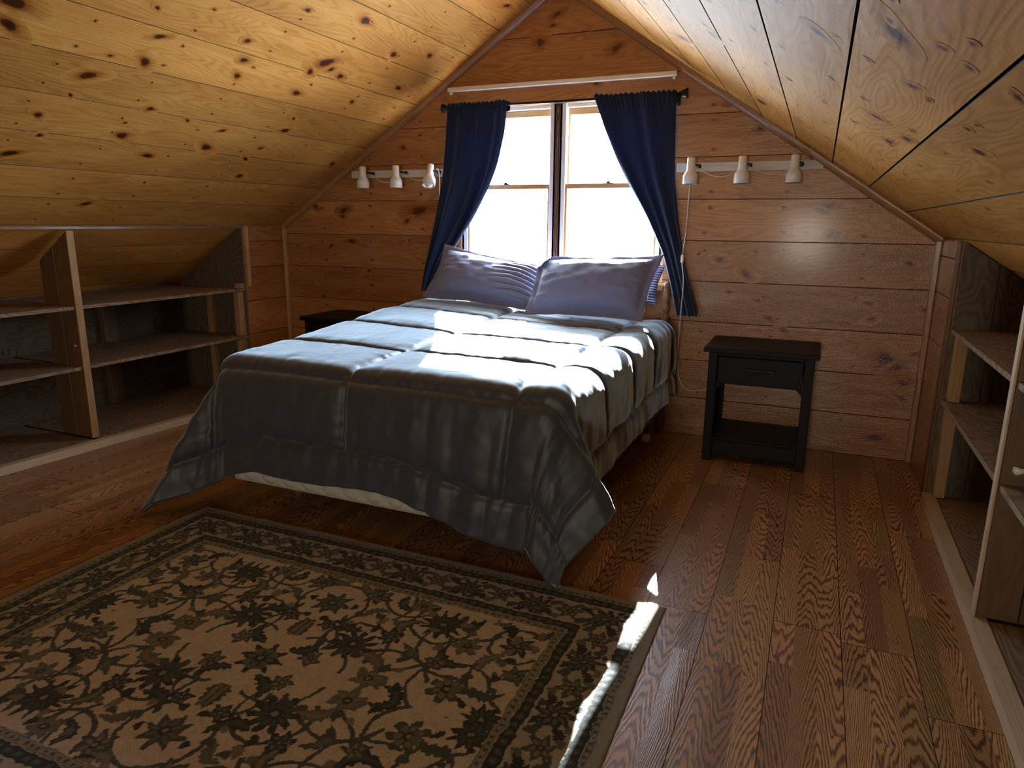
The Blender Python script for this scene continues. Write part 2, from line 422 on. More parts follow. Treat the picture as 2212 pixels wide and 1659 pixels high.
def oak():
    t = NT('oak_laminate'); u, v = t.uv(); rnd = t.attr('rnd').outputs['Fac']
    r = t.math('MULTIPLY', rnd, 53.0)
    low = t.noise(t.vec(t.math('MULTIPLY', u, 2.6), t.math('MULTIPLY', v, 22.0), r), 1.0, 2.0, 0.5)
    c0 = t.math('SUBTRACT', t.math('MULTIPLY', t.math('FRACT', t.math('MULTIPLY', rnd, 13.0)), 2.4), 0.7)
    vp = t.math('SUBTRACT', t.math('DIVIDE', v, 0.0667), c0)
    sg = t.math('SUBTRACT', t.math('MULTIPLY', t.math('ROUND', t.math('FRACT', t.math('MULTIPLY', rnd, 29.0))), 2.0), 1.0)
    ph = t.math('ADD', t.math('MULTIPLY', t.math('MULTIPLY', vp, vp), 6.5), t.math('MULTIPLY', t.math('MULTIPLY', u, 15.0), sg))
    ph = t.math('ADD', ph, t.math('MULTIPLY', low, 5.0))
    jit = t.noise(t.vec(t.math('MULTIPLY', u, 22.0), t.math('MULTIPLY', v, 160.0), r), 1.0, 2.0, 0.6)
    ph = t.math('ADD', ph, t.math('MULTIPLY', jit, 0.9))
    ring = t.math('ADD', t.math('MULTIPLY', t.math('SINE', t.math('MULTIPLY', ph, 6.283)), 0.5), 0.5)
    pores = t.noise(t.vec(t.math('MULTIPLY', u, 16.0), t.math('MULTIPLY', v, 420.0), r), 1.0, 2.0, 0.6)
    f = t.math('ADD', t.math('MULTIPLY', ring, 0.62), t.math('MULTIPLY', pores, 0.38))
    col = t.ramp(f, [(0.25, (0.47, 0.265, 0.125)), (0.55, (0.34, 0.178, 0.080)), (0.8, (0.115, 0.053, 0.025))])
    hsv = t.n('ShaderNodeHueSaturation'); t.link(col, hsv.inputs['Color'])
    t.put(hsv.inputs['Value'], t.math('ADD', 0.72, t.math('MULTIPLY', rnd, 0.5)))
    t.put(hsv.inputs['Hue'], t.math('ADD', 0.49, t.math('MULTIPLY', t.math('FRACT', t.math('MULTIPLY', rnd, 7.0)), 0.018)))
    nb = t.bump(f, 0.25, 0.0012)
    return t.out(hsv.outputs[0], t.math('ADD', 0.27, t.math('MULTIPLY', ring, 0.12)), nb)
OAK = oak()

def black_wood():
    t = NT('black_stained_wood'); u, v = t.uv()
    fine = t.noise(t.vec(t.math('MULTIPLY', u, 6.0), t.math('MULTIPLY', v, 150.0), 0.0), 1.0, 2.0, 0.6)
    col = t.ramp(fine, [(0.3, (0.006, 0.0055, 0.0055)), (0.8, (0.013, 0.011, 0.0105))])
    return t.out(col, 0.5, t.bump(fine, 0.12, 0.002), Specular_IOR_Level=0.15)
BLACK = black_wood()

def cloth(name, color, scale=900.0, wr=0.35, rough=0.75, sheen=0.25, wscale=(9.0, 40.0), tint=(1, 1, 1), spec=0.5, trans=None, srough=0.5):
    t = NT(name); u, v = t.uv()
    w1 = t.noise(t.vec(t.math('MULTIPLY', u, wscale[0]), t.math('MULTIPLY', v, wscale[1]), 0.0), 1.0, 3.0, 0.55, 0.4)
    w2 = t.noise(t.vec(t.math('MULTIPLY', u, scale), t.math('MULTIPLY', v, scale), 0.0), 1.0, 1.0)
    nb = t.bump(w1, wr, 0.012); nb = t.bump(w2, 0.12, 0.001, nb)
    m = t.out(color, rough, nb, Sheen_Weight=sheen, Sheen_Roughness=srough, Sheen_Tint=(*tint, 1), Specular_IOR_Level=spec)
    if trans:
        tr = t.n('ShaderNodeBsdfTranslucent'); tr.inputs[0].default_value = (*trans, 1); mx = t.n('ShaderNodeMixShader'); mx.inputs[0].default_value = 0.12
        t.link(t.b.outputs[0], mx.inputs[1]); t.link(tr.outputs[0], mx.inputs[2]); t.link(mx.outputs[0], t.t.nodes['Material Output'].inputs[0])
    return m
COMF = cloth('charcoal_comforter', (0.037, 0.043, 0.055), rough=0.50, sheen=1.0, srough=0.42, wr=0.25, spec=0.55, tint=(0.70, 0.85, 1.0), wscale=(10.0, 10.0))
LINING = cloth('pale_lining', (0.20, 0.22, 0.21), wr=0.1)
SHAM = cloth('grey_pillow_cotton', (0.152, 0.165, 0.295), wr=0.22, sheen=0.2, wscale=(14.0, 14.0))
CURT = cloth('navy_curtain_cloth', (0.009, 0.017, 0.046), wr=0.08, rough=0.75, sheen=0.35, wscale=(12.0, 2.0), tint=(0.5, 0.65, 1.0), spec=0.2, trans=(0.018, 0.045, 0.15))
def striped():
    t = NT('striped_ticking'); u, v = t.uv()
    s_ = t.math('SINE', t.math('MULTIPLY', v, 2*math.pi/0.016))
    col = t.ramp(t.math('ADD', t.math('MULTIPLY', s_, 0.5), 0.5), [(0.40, (0.035, 0.045, 0.12)), (0.6, (0.42, 0.45, 0.55))])
    return t.out(col, 0.8)
STRIPE = striped()
def ticking():
    t = NT('cream_mattress_cloth'); u, v = t.uv()
    n_ = t.noise(t.vec(u, v, 0.0), 140.0, 2.0)
    return t.out((0.52, 0.50, 0.42), 0.8, t.bump(n_, 0.2, 0.002))
TICK = ticking()
WHITE = plain('white_enamel', (0.74, 0.71, 0.66), 0.32)
def white_board():
    t = NT('white_painted_board'); u, v = t.uv()
    n_ = t.noise(t.vec(t.math('MULTIPLY', u, 4.0), t.math('MULTIPLY', v, 60.0), 0.0), 1.0, 3.0, 0.6)
    return t.out(t.ramp(n_, [(0.35, (0.62, 0.59, 0.53)), (0.7, (0.50, 0.46, 0.40))]), 0.6, t.bump(n_, 0.1, 0.003))
WHITE_BOARD = white_board()
VINYL = plain('white_vinyl', (0.78, 0.80, 0.83), 0.4)
CORD = plain('ivory_cord', (0.66, 0.60, 0.52), 0.5)
IRON = plain('black_iron', (0.012, 0.012, 0.013), 0.4, Metallic=0.6)
LATCH = plain('dark_bronze', (0.06, 0.05, 0.045), 0.4, Metallic=0.8)
BAFFLE = plain('black_baffle', (0.012, 0.012, 0.013), 0.6)
BULB = plain('frosted_bulb', (0.8, 0.8, 0.8), 0.25)
MULL = pine('brown_mullion', (0.12, 0.045, 0.02), (0.09, 0.032, 0.014), (0.05, 0.018, 0.008), coat=0.2, ripple=0.04, vary=0.1)
STEEL = plain('bed_frame_steel', (0.05, 0.045, 0.04), 0.45, Metallic=0.7)
CASTER = plain('white_caster_plastic', (0.7, 0.68, 0.62), 0.45)
INK = plain('stamp_ink', (0.02, 0.02, 0.02), 0.8)
SUBFLOOR = plain('subfloor', (0.12, 0.09, 0.06), 0.9)
SEAM = plain('dark_seam', (0.02, 0.013, 0.008), 0.9)
def glass():
    t = NT('window_glass'); t.t.nodes.remove(t.b)
    a = t.n('ShaderNodeBsdfTransparent'); g = t.n('ShaderNodeBsdfGlossy'); g.inputs['Roughness'].default_value = 0.02
    a.inputs[0].default_value = (0.97, 0.98, 0.98, 1)
    lw = t.n('ShaderNodeLayerWeight'); lw.inputs[0].default_value = 0.25
    f = t.math('MULTIPLY', lw.outputs['Fresnel'], 0.6)
    m = t.n('ShaderNodeMixShader'); t.link(f, m.inputs[0]); t.link(a.outputs[0], m.inputs[1]); t.link(g.outputs[0], m.inputs[2])
    t.link(m.outputs[0], t.t.nodes['Material Output'].inputs[0])
    return t.m
GLASS = glass()

# ================================================================ THE SETTING
def clip_poly(poly, a, b, c):
    """keep a*x+b*y<=c"""
    out = []
    for i in range(len(poly)):
        p, q = poly[i], poly[(i+1) % len(poly)]
        dp, dq = a*p[0]+b*p[1]-c, a*q[0]+b*q[1]-c
        if dp <= 0: out.append(p)
        if (dp < 0 < dq) or (dq < 0 < dp):
            t = dp/(dp-dq); out.append((p[0]+(q[0]-p[0])*t, p[1]+(q[1]-p[1])*t))
    return out

# back gable: real boards with grooves, cut round the window
OX0, OX1, OZ0, OZ1 = -0.675, 0.685, 0.915, 1.968
ROWS = [0.0, 0.232, 0.463, 0.696, 0.931, 1.163, 1.393, 1.623, 1.853, 2.0835, 2.335, 2.57, 2.70]
def gable(name, y, ny, ox0, ox1, oz0, oz1, rows, seed):
    rg = random.Random(seed); mb = MB()
    for z0, z1 in zip(rows[:-1], rows[1:]):
        r = rg.random(); off = rg.random()*40
        rects = []
        if z1 <= oz0 or z0 >= oz1:
            rects = [(-2.78, 2.70, z0, z1)]
        else:
            rects = [(-2.78, ox0, z0, z1), (ox1, 2.70, z0, z1)]
            if z0 < oz0: rects.append((ox0, ox1, z0, oz0))
            if z1 > oz1: rects.append((ox0, ox1, oz1, z1))
        for (a, b, c, d) in rects:
            g = 0.0016
            zz0 = c+g if c == z0 else c; zz1 = d-g if d == z1 else d
            poly = [(a, zz0), (b, zz0), (b, zz1), (a, zz1)]
            poly = clip_poly(poly, KR, 1.0, ZA+0.01)
            poly = clip_poly(poly, -KL, 1.0, ZA+0.01) if poly else poly
            poly = [p for i, p in enumerate(poly) if (Vector(p)-Vector(poly[i-1])).length > 1e-4]
            if len(poly) < 3: continue
            full = c == z0 and d == z1
            mb.poly_prism([(p[0], y, p[1]) for p in poly], (0, ny, 0), 0.018, (1, 0, 0), (0, 0, 1), r, 0.0012 if full else 0.0, off=off, ms=2)
    for (a, b, c, d) in ((-2.78, ox0, -0.02, 2.72), (ox1, 2.70, -0.02, 2.72), (ox0, ox1, -0.02, oz0), (ox0, ox1, oz1, 2.72)):
        y0, y1 = (y+0.018, y+0.13) if ny < 0 else (y-0.13, y-0.018)
        poly = clip_poly(clip_poly([(a, c), (b, c), (b, d), (a, d)], KR, 1.0, ZA+0.03), -KL, 1.0, ZA+0.03)
        if len(poly) >= 3:
            yf = y0 if ny < 0 else y1
            mb.poly_prism([(p[0], yf, p[1]) for p in poly], (0, ny, 0), 0.11, (1, 0, 0), (0, 0, 1), 0.4, mi=1)
    return mb
wb = gable('wall_back', 0.0, -1, OX0, OX1, OZ0, OZ1, ROWS, 3)
def on_opening(x, z): return OX0 < x < OX1 and OZ0 < z < OZ1
for (x, z, r) in KN_B:
    r = r*(1.45 if r > 0.045 else 1.1)
    e = 1.0+0.5*((x*7.3) % 1); row = max(q for q in ROWS if q <= z); r2 = min(r, z-row+0.005, 0.2)
    wb.knot((x, 0, z), (1, 0, 0), (0, 0, 1), (0, -1, 0), r*0.62*e, r*0.5, ((x*3.1+z*5.7) % 1-0.5)*1.2)
rg = random.Random(5)
for zi in range(len(ROWS)-2):                                    # nail heads, two to a board at every stud
    for xs in (-1.78, -1.37, -0.96, 0.92, 1.33, 1.74):
        for dz in (0.045, 0.185):
            z = ROWS[zi]+dz+rg.uniform(-.01, .01); x = xs+rg.uniform(-.015, .015)
            if abs(x) < (ZA-z)/KL-0.08 and not on_opening(x, z):
                wb.knot((x, 0, z), (1, 0, 0), (0, 0, 1), (0, -1, 0), 0.0065, 0.0055)
tag(wb.build('wall_back', [PINE_WALL, SUBFLOOR, SEAM]), kind='structure')
wf = gable('wall_front', YF, 1, 0.95, 1.65, 0.66, 1.46, [0.0, .24, .48, .72, .96, 1.2, 1.44, 1.68, 1.92, 2.16, 2.4, 2.6], 9)
tag(wf.build('wall_front', [PINE_WALL, SUBFLOOR, SEAM]), kind='structure')

# both slopes of the ceiling, boards running the length of the room
ce = MB(); rg = random.Random(21)
for side in (-1, 1):
    X0 = XL if side < 0 else XR; Z0 = ZKL if side < 0 else ZKR; XB = XLB if side < 0 else XRB
    ln = math.hypot(X0, ZA-Z0); eW = Vector((-X0/ln, 0, (ZA-Z0)/ln)); n = Vector((-side*eW.z, 0, -abs(eW.x)))
    pitch = 0.2347 if side < 0 else 0.2206
    lowest = -abs(XB-X0)/abs(eW.x)-0.05
    k = -5
    while k*pitch < ln:
        w0, w1 = max(k*pitch, lowest)+(0.0032 if side < 0 else 0.006), min((k+1)*pitch, ln)
        if k*pitch+pitch > lowest:
            b = Vector((X0, 0, Z0)); off = rg.random()*60; r = rg.random()
            q = [b+eW*w0+Vector((0, YF-0.1, 0)), b+eW*w0+Vector((0, 0.10, 0)), b+eW*w1+Vector((0, 0.10, 0)), b+eW*w1+Vector((0, YF-0.1, 0))]
            ce.poly_prism(q, n, 0.018, (0, 1, 0), eW, r, 0.0, off=off, ms=1)
        k += 1
    b = Vector((X0, 0, Z0))-n*0.018
    q = [b+eW*lowest+Vector((0, YF-0.14, 0)), b+eW*lowest+Vector((0, 0.14, 0)), b+eW*(ln+0.05)+Vector((0, 0.14, 0)), b+eW*(ln+0.05)+Vector((0, YF-0.14, 0))]
    ce.poly_prism(q, n, 0.12, (0, 1, 0), eW, 0.5, mi=1)
    b = Vector((X0, 0, Z0))
    for (y, w, r) in (KN_L if side < 0 else [(p, q, 1.7*r_) for p, q, r_ in KN_R]):
        e = 1.0+0.6*((y*9.7) % 1)
        ce.knot(b+eW*w+Vector((0, y, 0)), (0, 1, 0), eW, n, r*0.66*e, r*0.6, ((y*3.7+w*5.1) % 1-0.5)*1.4)
    for i in range(26):
        y = rg.uniform(YF+.2, -3.3); w = rg.uniform(0.05, ln-.1)
        ce.knot(b+eW*w+Vector((0, y, 0)), (0, 1, 0), eW, n, rg.uniform(.012, .03), rg.uniform(.01, .018), rg.uniform(-.6, .6))
    for k in range(0, int(ln/pitch)+1):
        y = -0.2
        while y > -3.6:
            for dw in (0.05, 0.175):
                if k*pitch+dw < ln-0.02:
                    ce.knot(b+eW*(k*pitch+dw+rg.uniform(-.012, .012))+Vector((0, y+rg.uniform(-.02, .02), 0)), (0, 1, 0), eW, n, 0.006, 0.0055)
            y -= 0.41
tag(ce.build('ceiling', [PINE_CEIL, SEAM]), kind='structure')

# floor: three-strip laminate planks
fl = MB(); rg = random.Random(31); PW = 0.2; sw = PW/3
x = 1.505-PW*18
while x < XR+0.02:
    y = YF-rg.random()*1.2
    while y < 0.02:
        y1 = y+1.22
        for s_ in range(3):
            yy = y
            while yy < y1-1e-6:
                ye = min(yy+rg.uniform(0.35, 0.62), y1)
                if y1-ye < 0.18: ye = y1
                a0, a1 = x+s_*sw+(0.0012 if s_ == 0 else 0), x+(s_+1)*sw-(0.0012 if s_ == 2 else 0)
                b0, b1 = (yy+0.0012 if yy == y else yy), (ye-0.0012 if ye == y1 else ye)
                a0c, a1c, b0c, b1c = max(a0, XL-0.03), min(a1, XR+0.03), max(b0, YF-0.02), min(b1, 0.01)
                if a1c > a0c and b1c > b0c:
                    off = rg.random()*50
                    ids = [fl.vert((a0c, b0c, 0)), fl.vert((a1c, b0c, 0)), fl.vert((a1c, b1c, 0)), fl.vert((a0c, b1c, 0))]
                    fl.face(ids, [(b0c+off, a0c-x-s_*sw), (b0c+off, a1c-x-s_*sw), (b1c+off, a1c-x-s_*sw), (b1c+off, a0c-x-s_*sw)], rg.random())
                yy = ye
        y = y1
    x += PW
fl.box((-2.85, YF-0.14, -0.10), (2.80, 0.14, -0.0012), mi=1)
tag(fl.build('floor', [OAK, SEAM]), kind='structure')

# knee walls: boarded returns beside the gable, backs of the eaves, plain boards beyond the shelves
def knee(name, side, yend):
    X0 = XL if side < 0 else XR; XB = XLB if side < 0 else XRB; nx = -side; mb = MB(); rg = random.Random(40+side)
    zk = ZKL if side < 0 else ZKR; K = KL if side < 0 else KR
    rows = [0.0, 0.232, 0.463, 0.696, 0.931, 1.11, zk-0.004]
    for (ya, yb) in ((yend, 0.0), (YF, -5.6)):
        for z0, z1 in zip(rows[:-1], rows[1:]):
            mb.poly_prism([(X0, ya, z0+.0015), (X0, yb, z0+.0015), (X0, yb, z1-.0015), (X0, ya, z1-.0015)], (nx, 0, 0), 0.018, (0, 1, 0), (0, 0, 1), rg.random(), 0.0025, off=rg.random()*30)
    zt = zk-(abs(XB)-abs(X0))*K
    a, b = sorted((XB, XB+side*0.03))
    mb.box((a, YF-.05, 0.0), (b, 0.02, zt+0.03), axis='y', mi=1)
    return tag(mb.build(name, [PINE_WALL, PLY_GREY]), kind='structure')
YEL, YER = -0.42, -0.60
knee('wall_left', -1, YEL)
knee('wall_right', 1, YER)

# trims
def slope_trim(name, side):
    X0 = XL if side < 0 else XR; Z0 = ZKL if side < 0 else ZKR
    ln = math.hypot(X0, ZA-Z0); eW = Vector((-X0/ln, 0, (ZA-Z0)/ln)); n = Vector((-side*eW.z, 0, -abs(eW.x)))
    mb = MB(); pts = []
    R_ = 0.036; prof = [(0, 0)]+[(R_*math.cos(a), R_*math.sin(a)) for a in np.linspace(0, math.pi/2, 7)]
    P = np.zeros((len(prof), 2, 3)); uv = np.zeros((len(prof), 2, 2))
    for i, (p, q) in enumerate(prof):
        for j, w in enumerate((0.0, ln-0.002)):
            P[i, j] = Vector((X0, 0, Z0))+eW*w+n*(p+0.0005)+Vector((0, -q-0.0005, 0)); uv[i, j] = (w, 0.02*i)
    mb.grid(P, closed_u=True, uv=uv, sm=False, flip=side > 0)
    return tag(mb.build(name, PINE_TRIM), kind='structure')
slope_trim('trim_1', -1); slope_trim('trim_2', 1)
mb = MB(); mb.box((XL+0.0005, -0.032, 0.0), (XL+0.024, -0.0005, ZKL-0.015), 'z', 0.004); tag(mb.build('trim_3', LIGHT_TRIM), kind='structure')
mb = MB(); mb.box((XR-0.028, -0.03, 0.0), (XR-0.0005, -0.0005, ZKR-0.015), 'z', 0.004); tag(mb.build('trim_4', PINE_TRIM), kind='structure')
mb = MB(); mb.box((XL-0.003, -0.405, 0.80), (XL+0.010, -0.375, ZKL-0.008), 'z', 0.003); tag(mb.build('trim_5', LIGHT_TRIM), kind='structure')
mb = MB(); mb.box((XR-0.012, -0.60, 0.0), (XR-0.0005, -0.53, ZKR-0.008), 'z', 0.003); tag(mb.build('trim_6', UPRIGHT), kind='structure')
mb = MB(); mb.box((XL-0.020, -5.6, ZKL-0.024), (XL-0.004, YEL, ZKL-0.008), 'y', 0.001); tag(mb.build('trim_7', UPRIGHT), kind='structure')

# the double window in the back gable: two units beside one brown mullion
mb = MB()                                                         # opening lining
mb.box((OX0, 0.0, OZ0), (OX0+0.018, 0.125, OZ1), 'z', 0.001); mb.box((OX1-0.018, 0.0, OZ0), (OX1, 0.125, OZ1), 'z', 0.001)
mb.box((OX0+0.018, 0.0, OZ1-0.015), (OX1-0.018, 0.125, OZ1), 'x', 0.001)
mb.box((OX0-0.02, -0.03, OZ0-0.02), (OX1+0.02, 0.125, OZ0), 'x', 0.004)
tag(mb.build('window_frame', SASH), kind='structure').name = 'trim_8'
mb = MB(); mb.box((-0.012, 0.004, OZ0), (0.001, 0.125, OZ1-0.015), 'z', 0.002); mb.box((0.004, 0.008, OZ0), (0.014, 0.125, OZ1-0.015), 'z', 0.002)
tag(mb.build('trim_9', MULL), kind='structure')
def window_unit(name, x0, x1, z0, z1, y0=0.0, sg=1, zm=1.472):
    o = bpy.data.objects.new(name, None); COL.objects.link(o); o.location = ((x0+x1)/2, y0+sg*0.06, z0); tag(o, kind='structure')
    bpy.context.view_layer.update()
    def yy(a, b): return tuple(sorted((y0+sg*a, y0+sg*b)))
    mb = MB(); j = 0.038                                          # stepped vinyl tracks
    for xa, xb in ((x0, x0+j), (x1-j, x1)):
        left = xa == x0
        a, b = yy(0.012, 0.12); mb.box((xa, a, z0), (xa+0.014 if left else xb, b, z1), 'z', 0.001) if left else mb.box((xb-0.014, a, z0), (xb, b, z1), 'z', 0.001)
        for (p, q) in ((0.012, 0.020), (0.054, 0.060), (0.100, 0.108)):
            a, b = yy(p, q); mb.box((xa, a, z0), (xb, b, z1), 'z', 0.001)
    a, b = yy(0.03, 0.12); mb.box((x0+j, a, z1-0.02), (x1-j, b, z1), 'x', 0.001)
    mb.build('jamb_track', VINYL, o)
    for sash, (za, zb, p, q, st, tr, br) in (('upper_sash', (zm-0.012, z1-0.02, 0.062, 0.098, 0.034, 0.040, 0.028)), ('lower_sash', (z0+0.004, zm+0.018, 0.021, 0.053, 0.036, 0.030, 0.055))):
        xa, xb = x0+0.016, x1-0.016; a, b = yy(p, q); mb = MB()
        mb.box((xa, a, za), (xa+st, b, zb), 'z', 0.003); mb.box((xb-st, a, za), (xb, b, zb), 'z', 0.003)
        mb.box((xa+st, a, zb-tr), (xb-st, b, zb), 'x', 0.003); mb.box((xa+st, a, za), (xb-st, b, za+br), 'x', 0.003)
        so = mb.build(sash, SASH, o)
        g = MB(); m_ = (a+b)/2
        g.box((xa+st-0.004, m_-0.002, za+br-0.004), (xb-st+0.004, m_+0.002, zb-tr+0.004))
        g.build('pane', GLASS, so)
        if sash == 'lower_sash':
            lk = MB(); xc = (x0+x1)/2-0.02*sg; yc = (a+b)/2
            lk.lathe([(0.0, 0.0), (0.012, 0.0), (0.013, 0.004), (0.010, 0.010), (0.0, 0.011)], 14, org=(xc, yc, zb))
            lk.box((xc-0.035, yc-0.007, zb), (xc+0.035, yc+0.007, zb+0.004), bev=0.001)
            lk.box((xc-0.006, yc-0.02, zb+0.008), (xc+0.028, yc-0.006, zb+0.013), bev=0.002)
            lk.build('sash_lock', LATCH, so)
    return o
window_unit('window_1', OX0+0.018, -0.012, OZ0, OZ1-0.015)
window_unit('window_2', 0.014, OX1-0.018, OZ0, OZ1-0.015)
window_unit('window_3', 0.95, 1.65, 0.66, 1.46, YF, -1, 1.06)

# ================================================================ BUILT-IN SHELVES
def shelving(side):
    X0 = XL if side < 0 else XR; XB = XLB if side < 0 else XRB; K = KL if side < 0 else KR; zk = ZKL if side < 0 else ZKR
    yend = YEL if side < 0 else YER
    lab = ('long built-in shelves of raw plywood under the slope at the left, behind the bed' if side < 0 else
           'built-in plywood shelves under the slope at the right, past the nightstand')
    o = empty('built_in_shelves', (X0+side*0.3, -3.0, 0.0), lab, 'shelves', 'built-in shelves under the eaves')
    def sx(a, b): return tuple(sorted((X0+side*a, X0+side*b)))
    def ztop(d): return zk-d*K
    D = abs(XB)-abs(X0)
    def lx(y): return (-2.06+0.07*(min(max(y, -2.6), -1.0)+1.7)) if side < 0 else 2.075
    ups = (-1.656, -2.95, -4.25, -5.55) if side < 0 else (-1.752, -2.95, -4.25, -5.55)
    levels = (0.79, 0.457) if side < 0 else (0.812, 0.492)
    y_hi = yend-0.012
    for u_, yu in enumerate(ups):
        mb = MB(); dd = 0.25 if side < 0 else 0.46; t = 0.034 if side < 0 else 0.030; nb = 2 if side < 0 else 4
        for i in range(nb):                                       # the upright is made of vertical boards
            a, b = X0+side*(0.001+dd*i/nb), X0+side*(dd*(i+1)/nb-0.002)
            za, zb_ = ztop(abs(a-X0))-0.03, ztop(abs(b-X0))-0.03
            mb.poly_prism([(a, yu-t/2, 0.047), (b, yu-t/2, 0.047), (b, yu-t/2, zb_), (a, yu-t/2, za)], (0, -1, 0), t, (0, 0, 1), (1, 0, 0), random.random(), 0.002, off=random.random()*9)
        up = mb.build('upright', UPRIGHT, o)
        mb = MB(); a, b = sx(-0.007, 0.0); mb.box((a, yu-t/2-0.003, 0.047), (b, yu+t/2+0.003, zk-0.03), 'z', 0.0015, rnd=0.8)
        mb.build('upright_face', LUMBER if side < 0 else PALE, up)  # right face uses paler lumber, painting in the stronger light on that side
        ya, yb = (y_hi if u_ == 0 else ups[u_-1]-t/2-0.001), yu+t/2+0.001
        for lz in levels:
            a, b = sx(0.004, D-0.012 if lz < 0.7 else min(D-0.012, (zk-lz)/K-0.03))
            mb = MB(); mb.box((a, yb, lz-0.019), (b, ya, lz), 'y', 0.0015, rnd=random.random(), off=random.random()*9)
            mb.build('shelf', PLY, o)
        mb = MB(); b = X0+side*(D-0.012)
        q = [(lx(yb)+side*0.0505, yb), (lx(ya)+side*0.0505, ya), (b, ya), (b, yb)]
        mb.poly_prism([(p[0], p[1], 0.038) for p in q], (0, 0, 1), 0.037, (0, 1, 0), (1, 0, 0), random.random(), 0.0, off=random.random()*9)
        mb.build('bottom_panel', PLY, o)
    mb = MB(); h = 0.044                                          # front ledge, a board on edge along the floor
    ys = [-5.57, -2.6, -1.0, y_hi]
    q = [(lx(y), y) for y in ys]+[(lx(y)+side*0.05, y) for y in ys[::-1]]
    for k in range(3):
        p = [(lx(ys[k]), ys[k]), (lx(ys[k+1]), ys[k+1]), (lx(ys[k+1])+side*.05, ys[k+1]), (lx(ys[k])+side*.05, ys[k])]
        mb.poly_prism([(a_[0], a_[1], h) for a_ in p], (0, 0, 1), h-0.001, (0, 1, 0), (1, 0, 0), 0.8, 0.0)
    mb.build('base_ledge', PALE, o)
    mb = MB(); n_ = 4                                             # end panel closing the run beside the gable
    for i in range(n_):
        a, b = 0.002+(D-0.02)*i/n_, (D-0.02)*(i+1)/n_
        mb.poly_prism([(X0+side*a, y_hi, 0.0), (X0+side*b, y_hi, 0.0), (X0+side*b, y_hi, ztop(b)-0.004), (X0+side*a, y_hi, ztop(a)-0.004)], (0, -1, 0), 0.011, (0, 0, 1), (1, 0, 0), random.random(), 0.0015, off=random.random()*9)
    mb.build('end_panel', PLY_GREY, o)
    for d in (0.02, 0.30):                                        # framing studs in front of the end panel
        a, b = sx(d, d+0.045)
        for z0, z1 in ((0.045, levels[1]-0.022), (levels[1]+0.002, levels[0]-0.022)):
            mb = MB(); mb.box((a, y_hi-0.035-0.02*(d < .1), z0), (b, y_hi-0.0005, z1), 'z', 0.002, rnd=random.random())
            mb.build('stud', LUMBER, o)
    for yy in (-1.05, -2.1):
        a, b = sx(D-0.06, D-0.014)
        for z0, z1 in ((0.045, levels[1]-0.022), (levels[1]+0.002, levels[0]-0.04)):
            mb = MB(); mb.box((a, yy-0.045, z0), (b, yy+0.045, z1), 'z', 0.002, rnd=random.random()); mb.build('stud', UPRIGHT, o)
    if side < 0:
        mb = MB(); mb.box((X0-0.05, y_hi-0.05, levels[0]+0.001), (X0-0.004, y_hi-0.001, levels[0]+0.035), 'x', 0.002); mb.build('corner_block', LUMBER, o)
        for ch, dy in (('L', 0.0), ('1', 0.05), ('4', 0.08), ('7', 0.115), ('J', 0.165)):
            cu = bpy.data.curves.new('stamped_character', 'FONT'); cu.body = ch; cu.size = 0.055; cu.extrude = 0.0004
            to = bpy.data.objects.new('stamped_character', cu); COL.objects.link(to); cu.materials.append(INK)
            to.rotation_euler = (math.radians(90), 0, math.radians(90)); to.location = (XLB+0.001, -1.80+dy, 0.466)
            bpy.context.view_layer.update()
            me = bpy.data.meshes.new_from_object(to.evaluated_get(bpy.context.evaluated_depsgraph_get())); mw = to.matrix_world.copy()
            bpy.data.objects.remove(to); bpy.data.curves.remove(cu)
            me.transform(mw); to = bpy.data.objects.new('stamped_character', me); COL.objects.link(to)
            to.parent = o; to.matrix_parent_inverse = o.matrix_world.inverted()
    return o
shelving(-1); shelving(1)
# small round white pulls left on the uprights
def peg(loc, label, s):
    mb = MB()
    P = np.zeros((14, 10, 3))
    for i in range(14):
        for j in range(10):
            a = 2*math.pi*i/14; b = math.pi*j/9
            w = 1+0.18*math.sin(3*a+1)*math.sin(b)+0.12*math.sin(5*a+2*b)
            P[i, j] = (loc[0]+s*1.2*w*math.sin(b)*math.cos(a), loc[1]-s*0.7*(1-math.cos(b))*0.9, loc[2]+s*0.8*w*math.sin(b)*math.sin(a))
    mb.grid(P, closed_u=True)
    tag(mb.build('white_pull', WHITE), label, 'knob')
peg((2.135, -1.7672, 0.544), 'crumpled white round knob on the side of the right shelf upright', 0.016)
peg((-2.172, -1.6732, 0.573), 'tiny white peg on the side of the left shelf upright', 0.008)

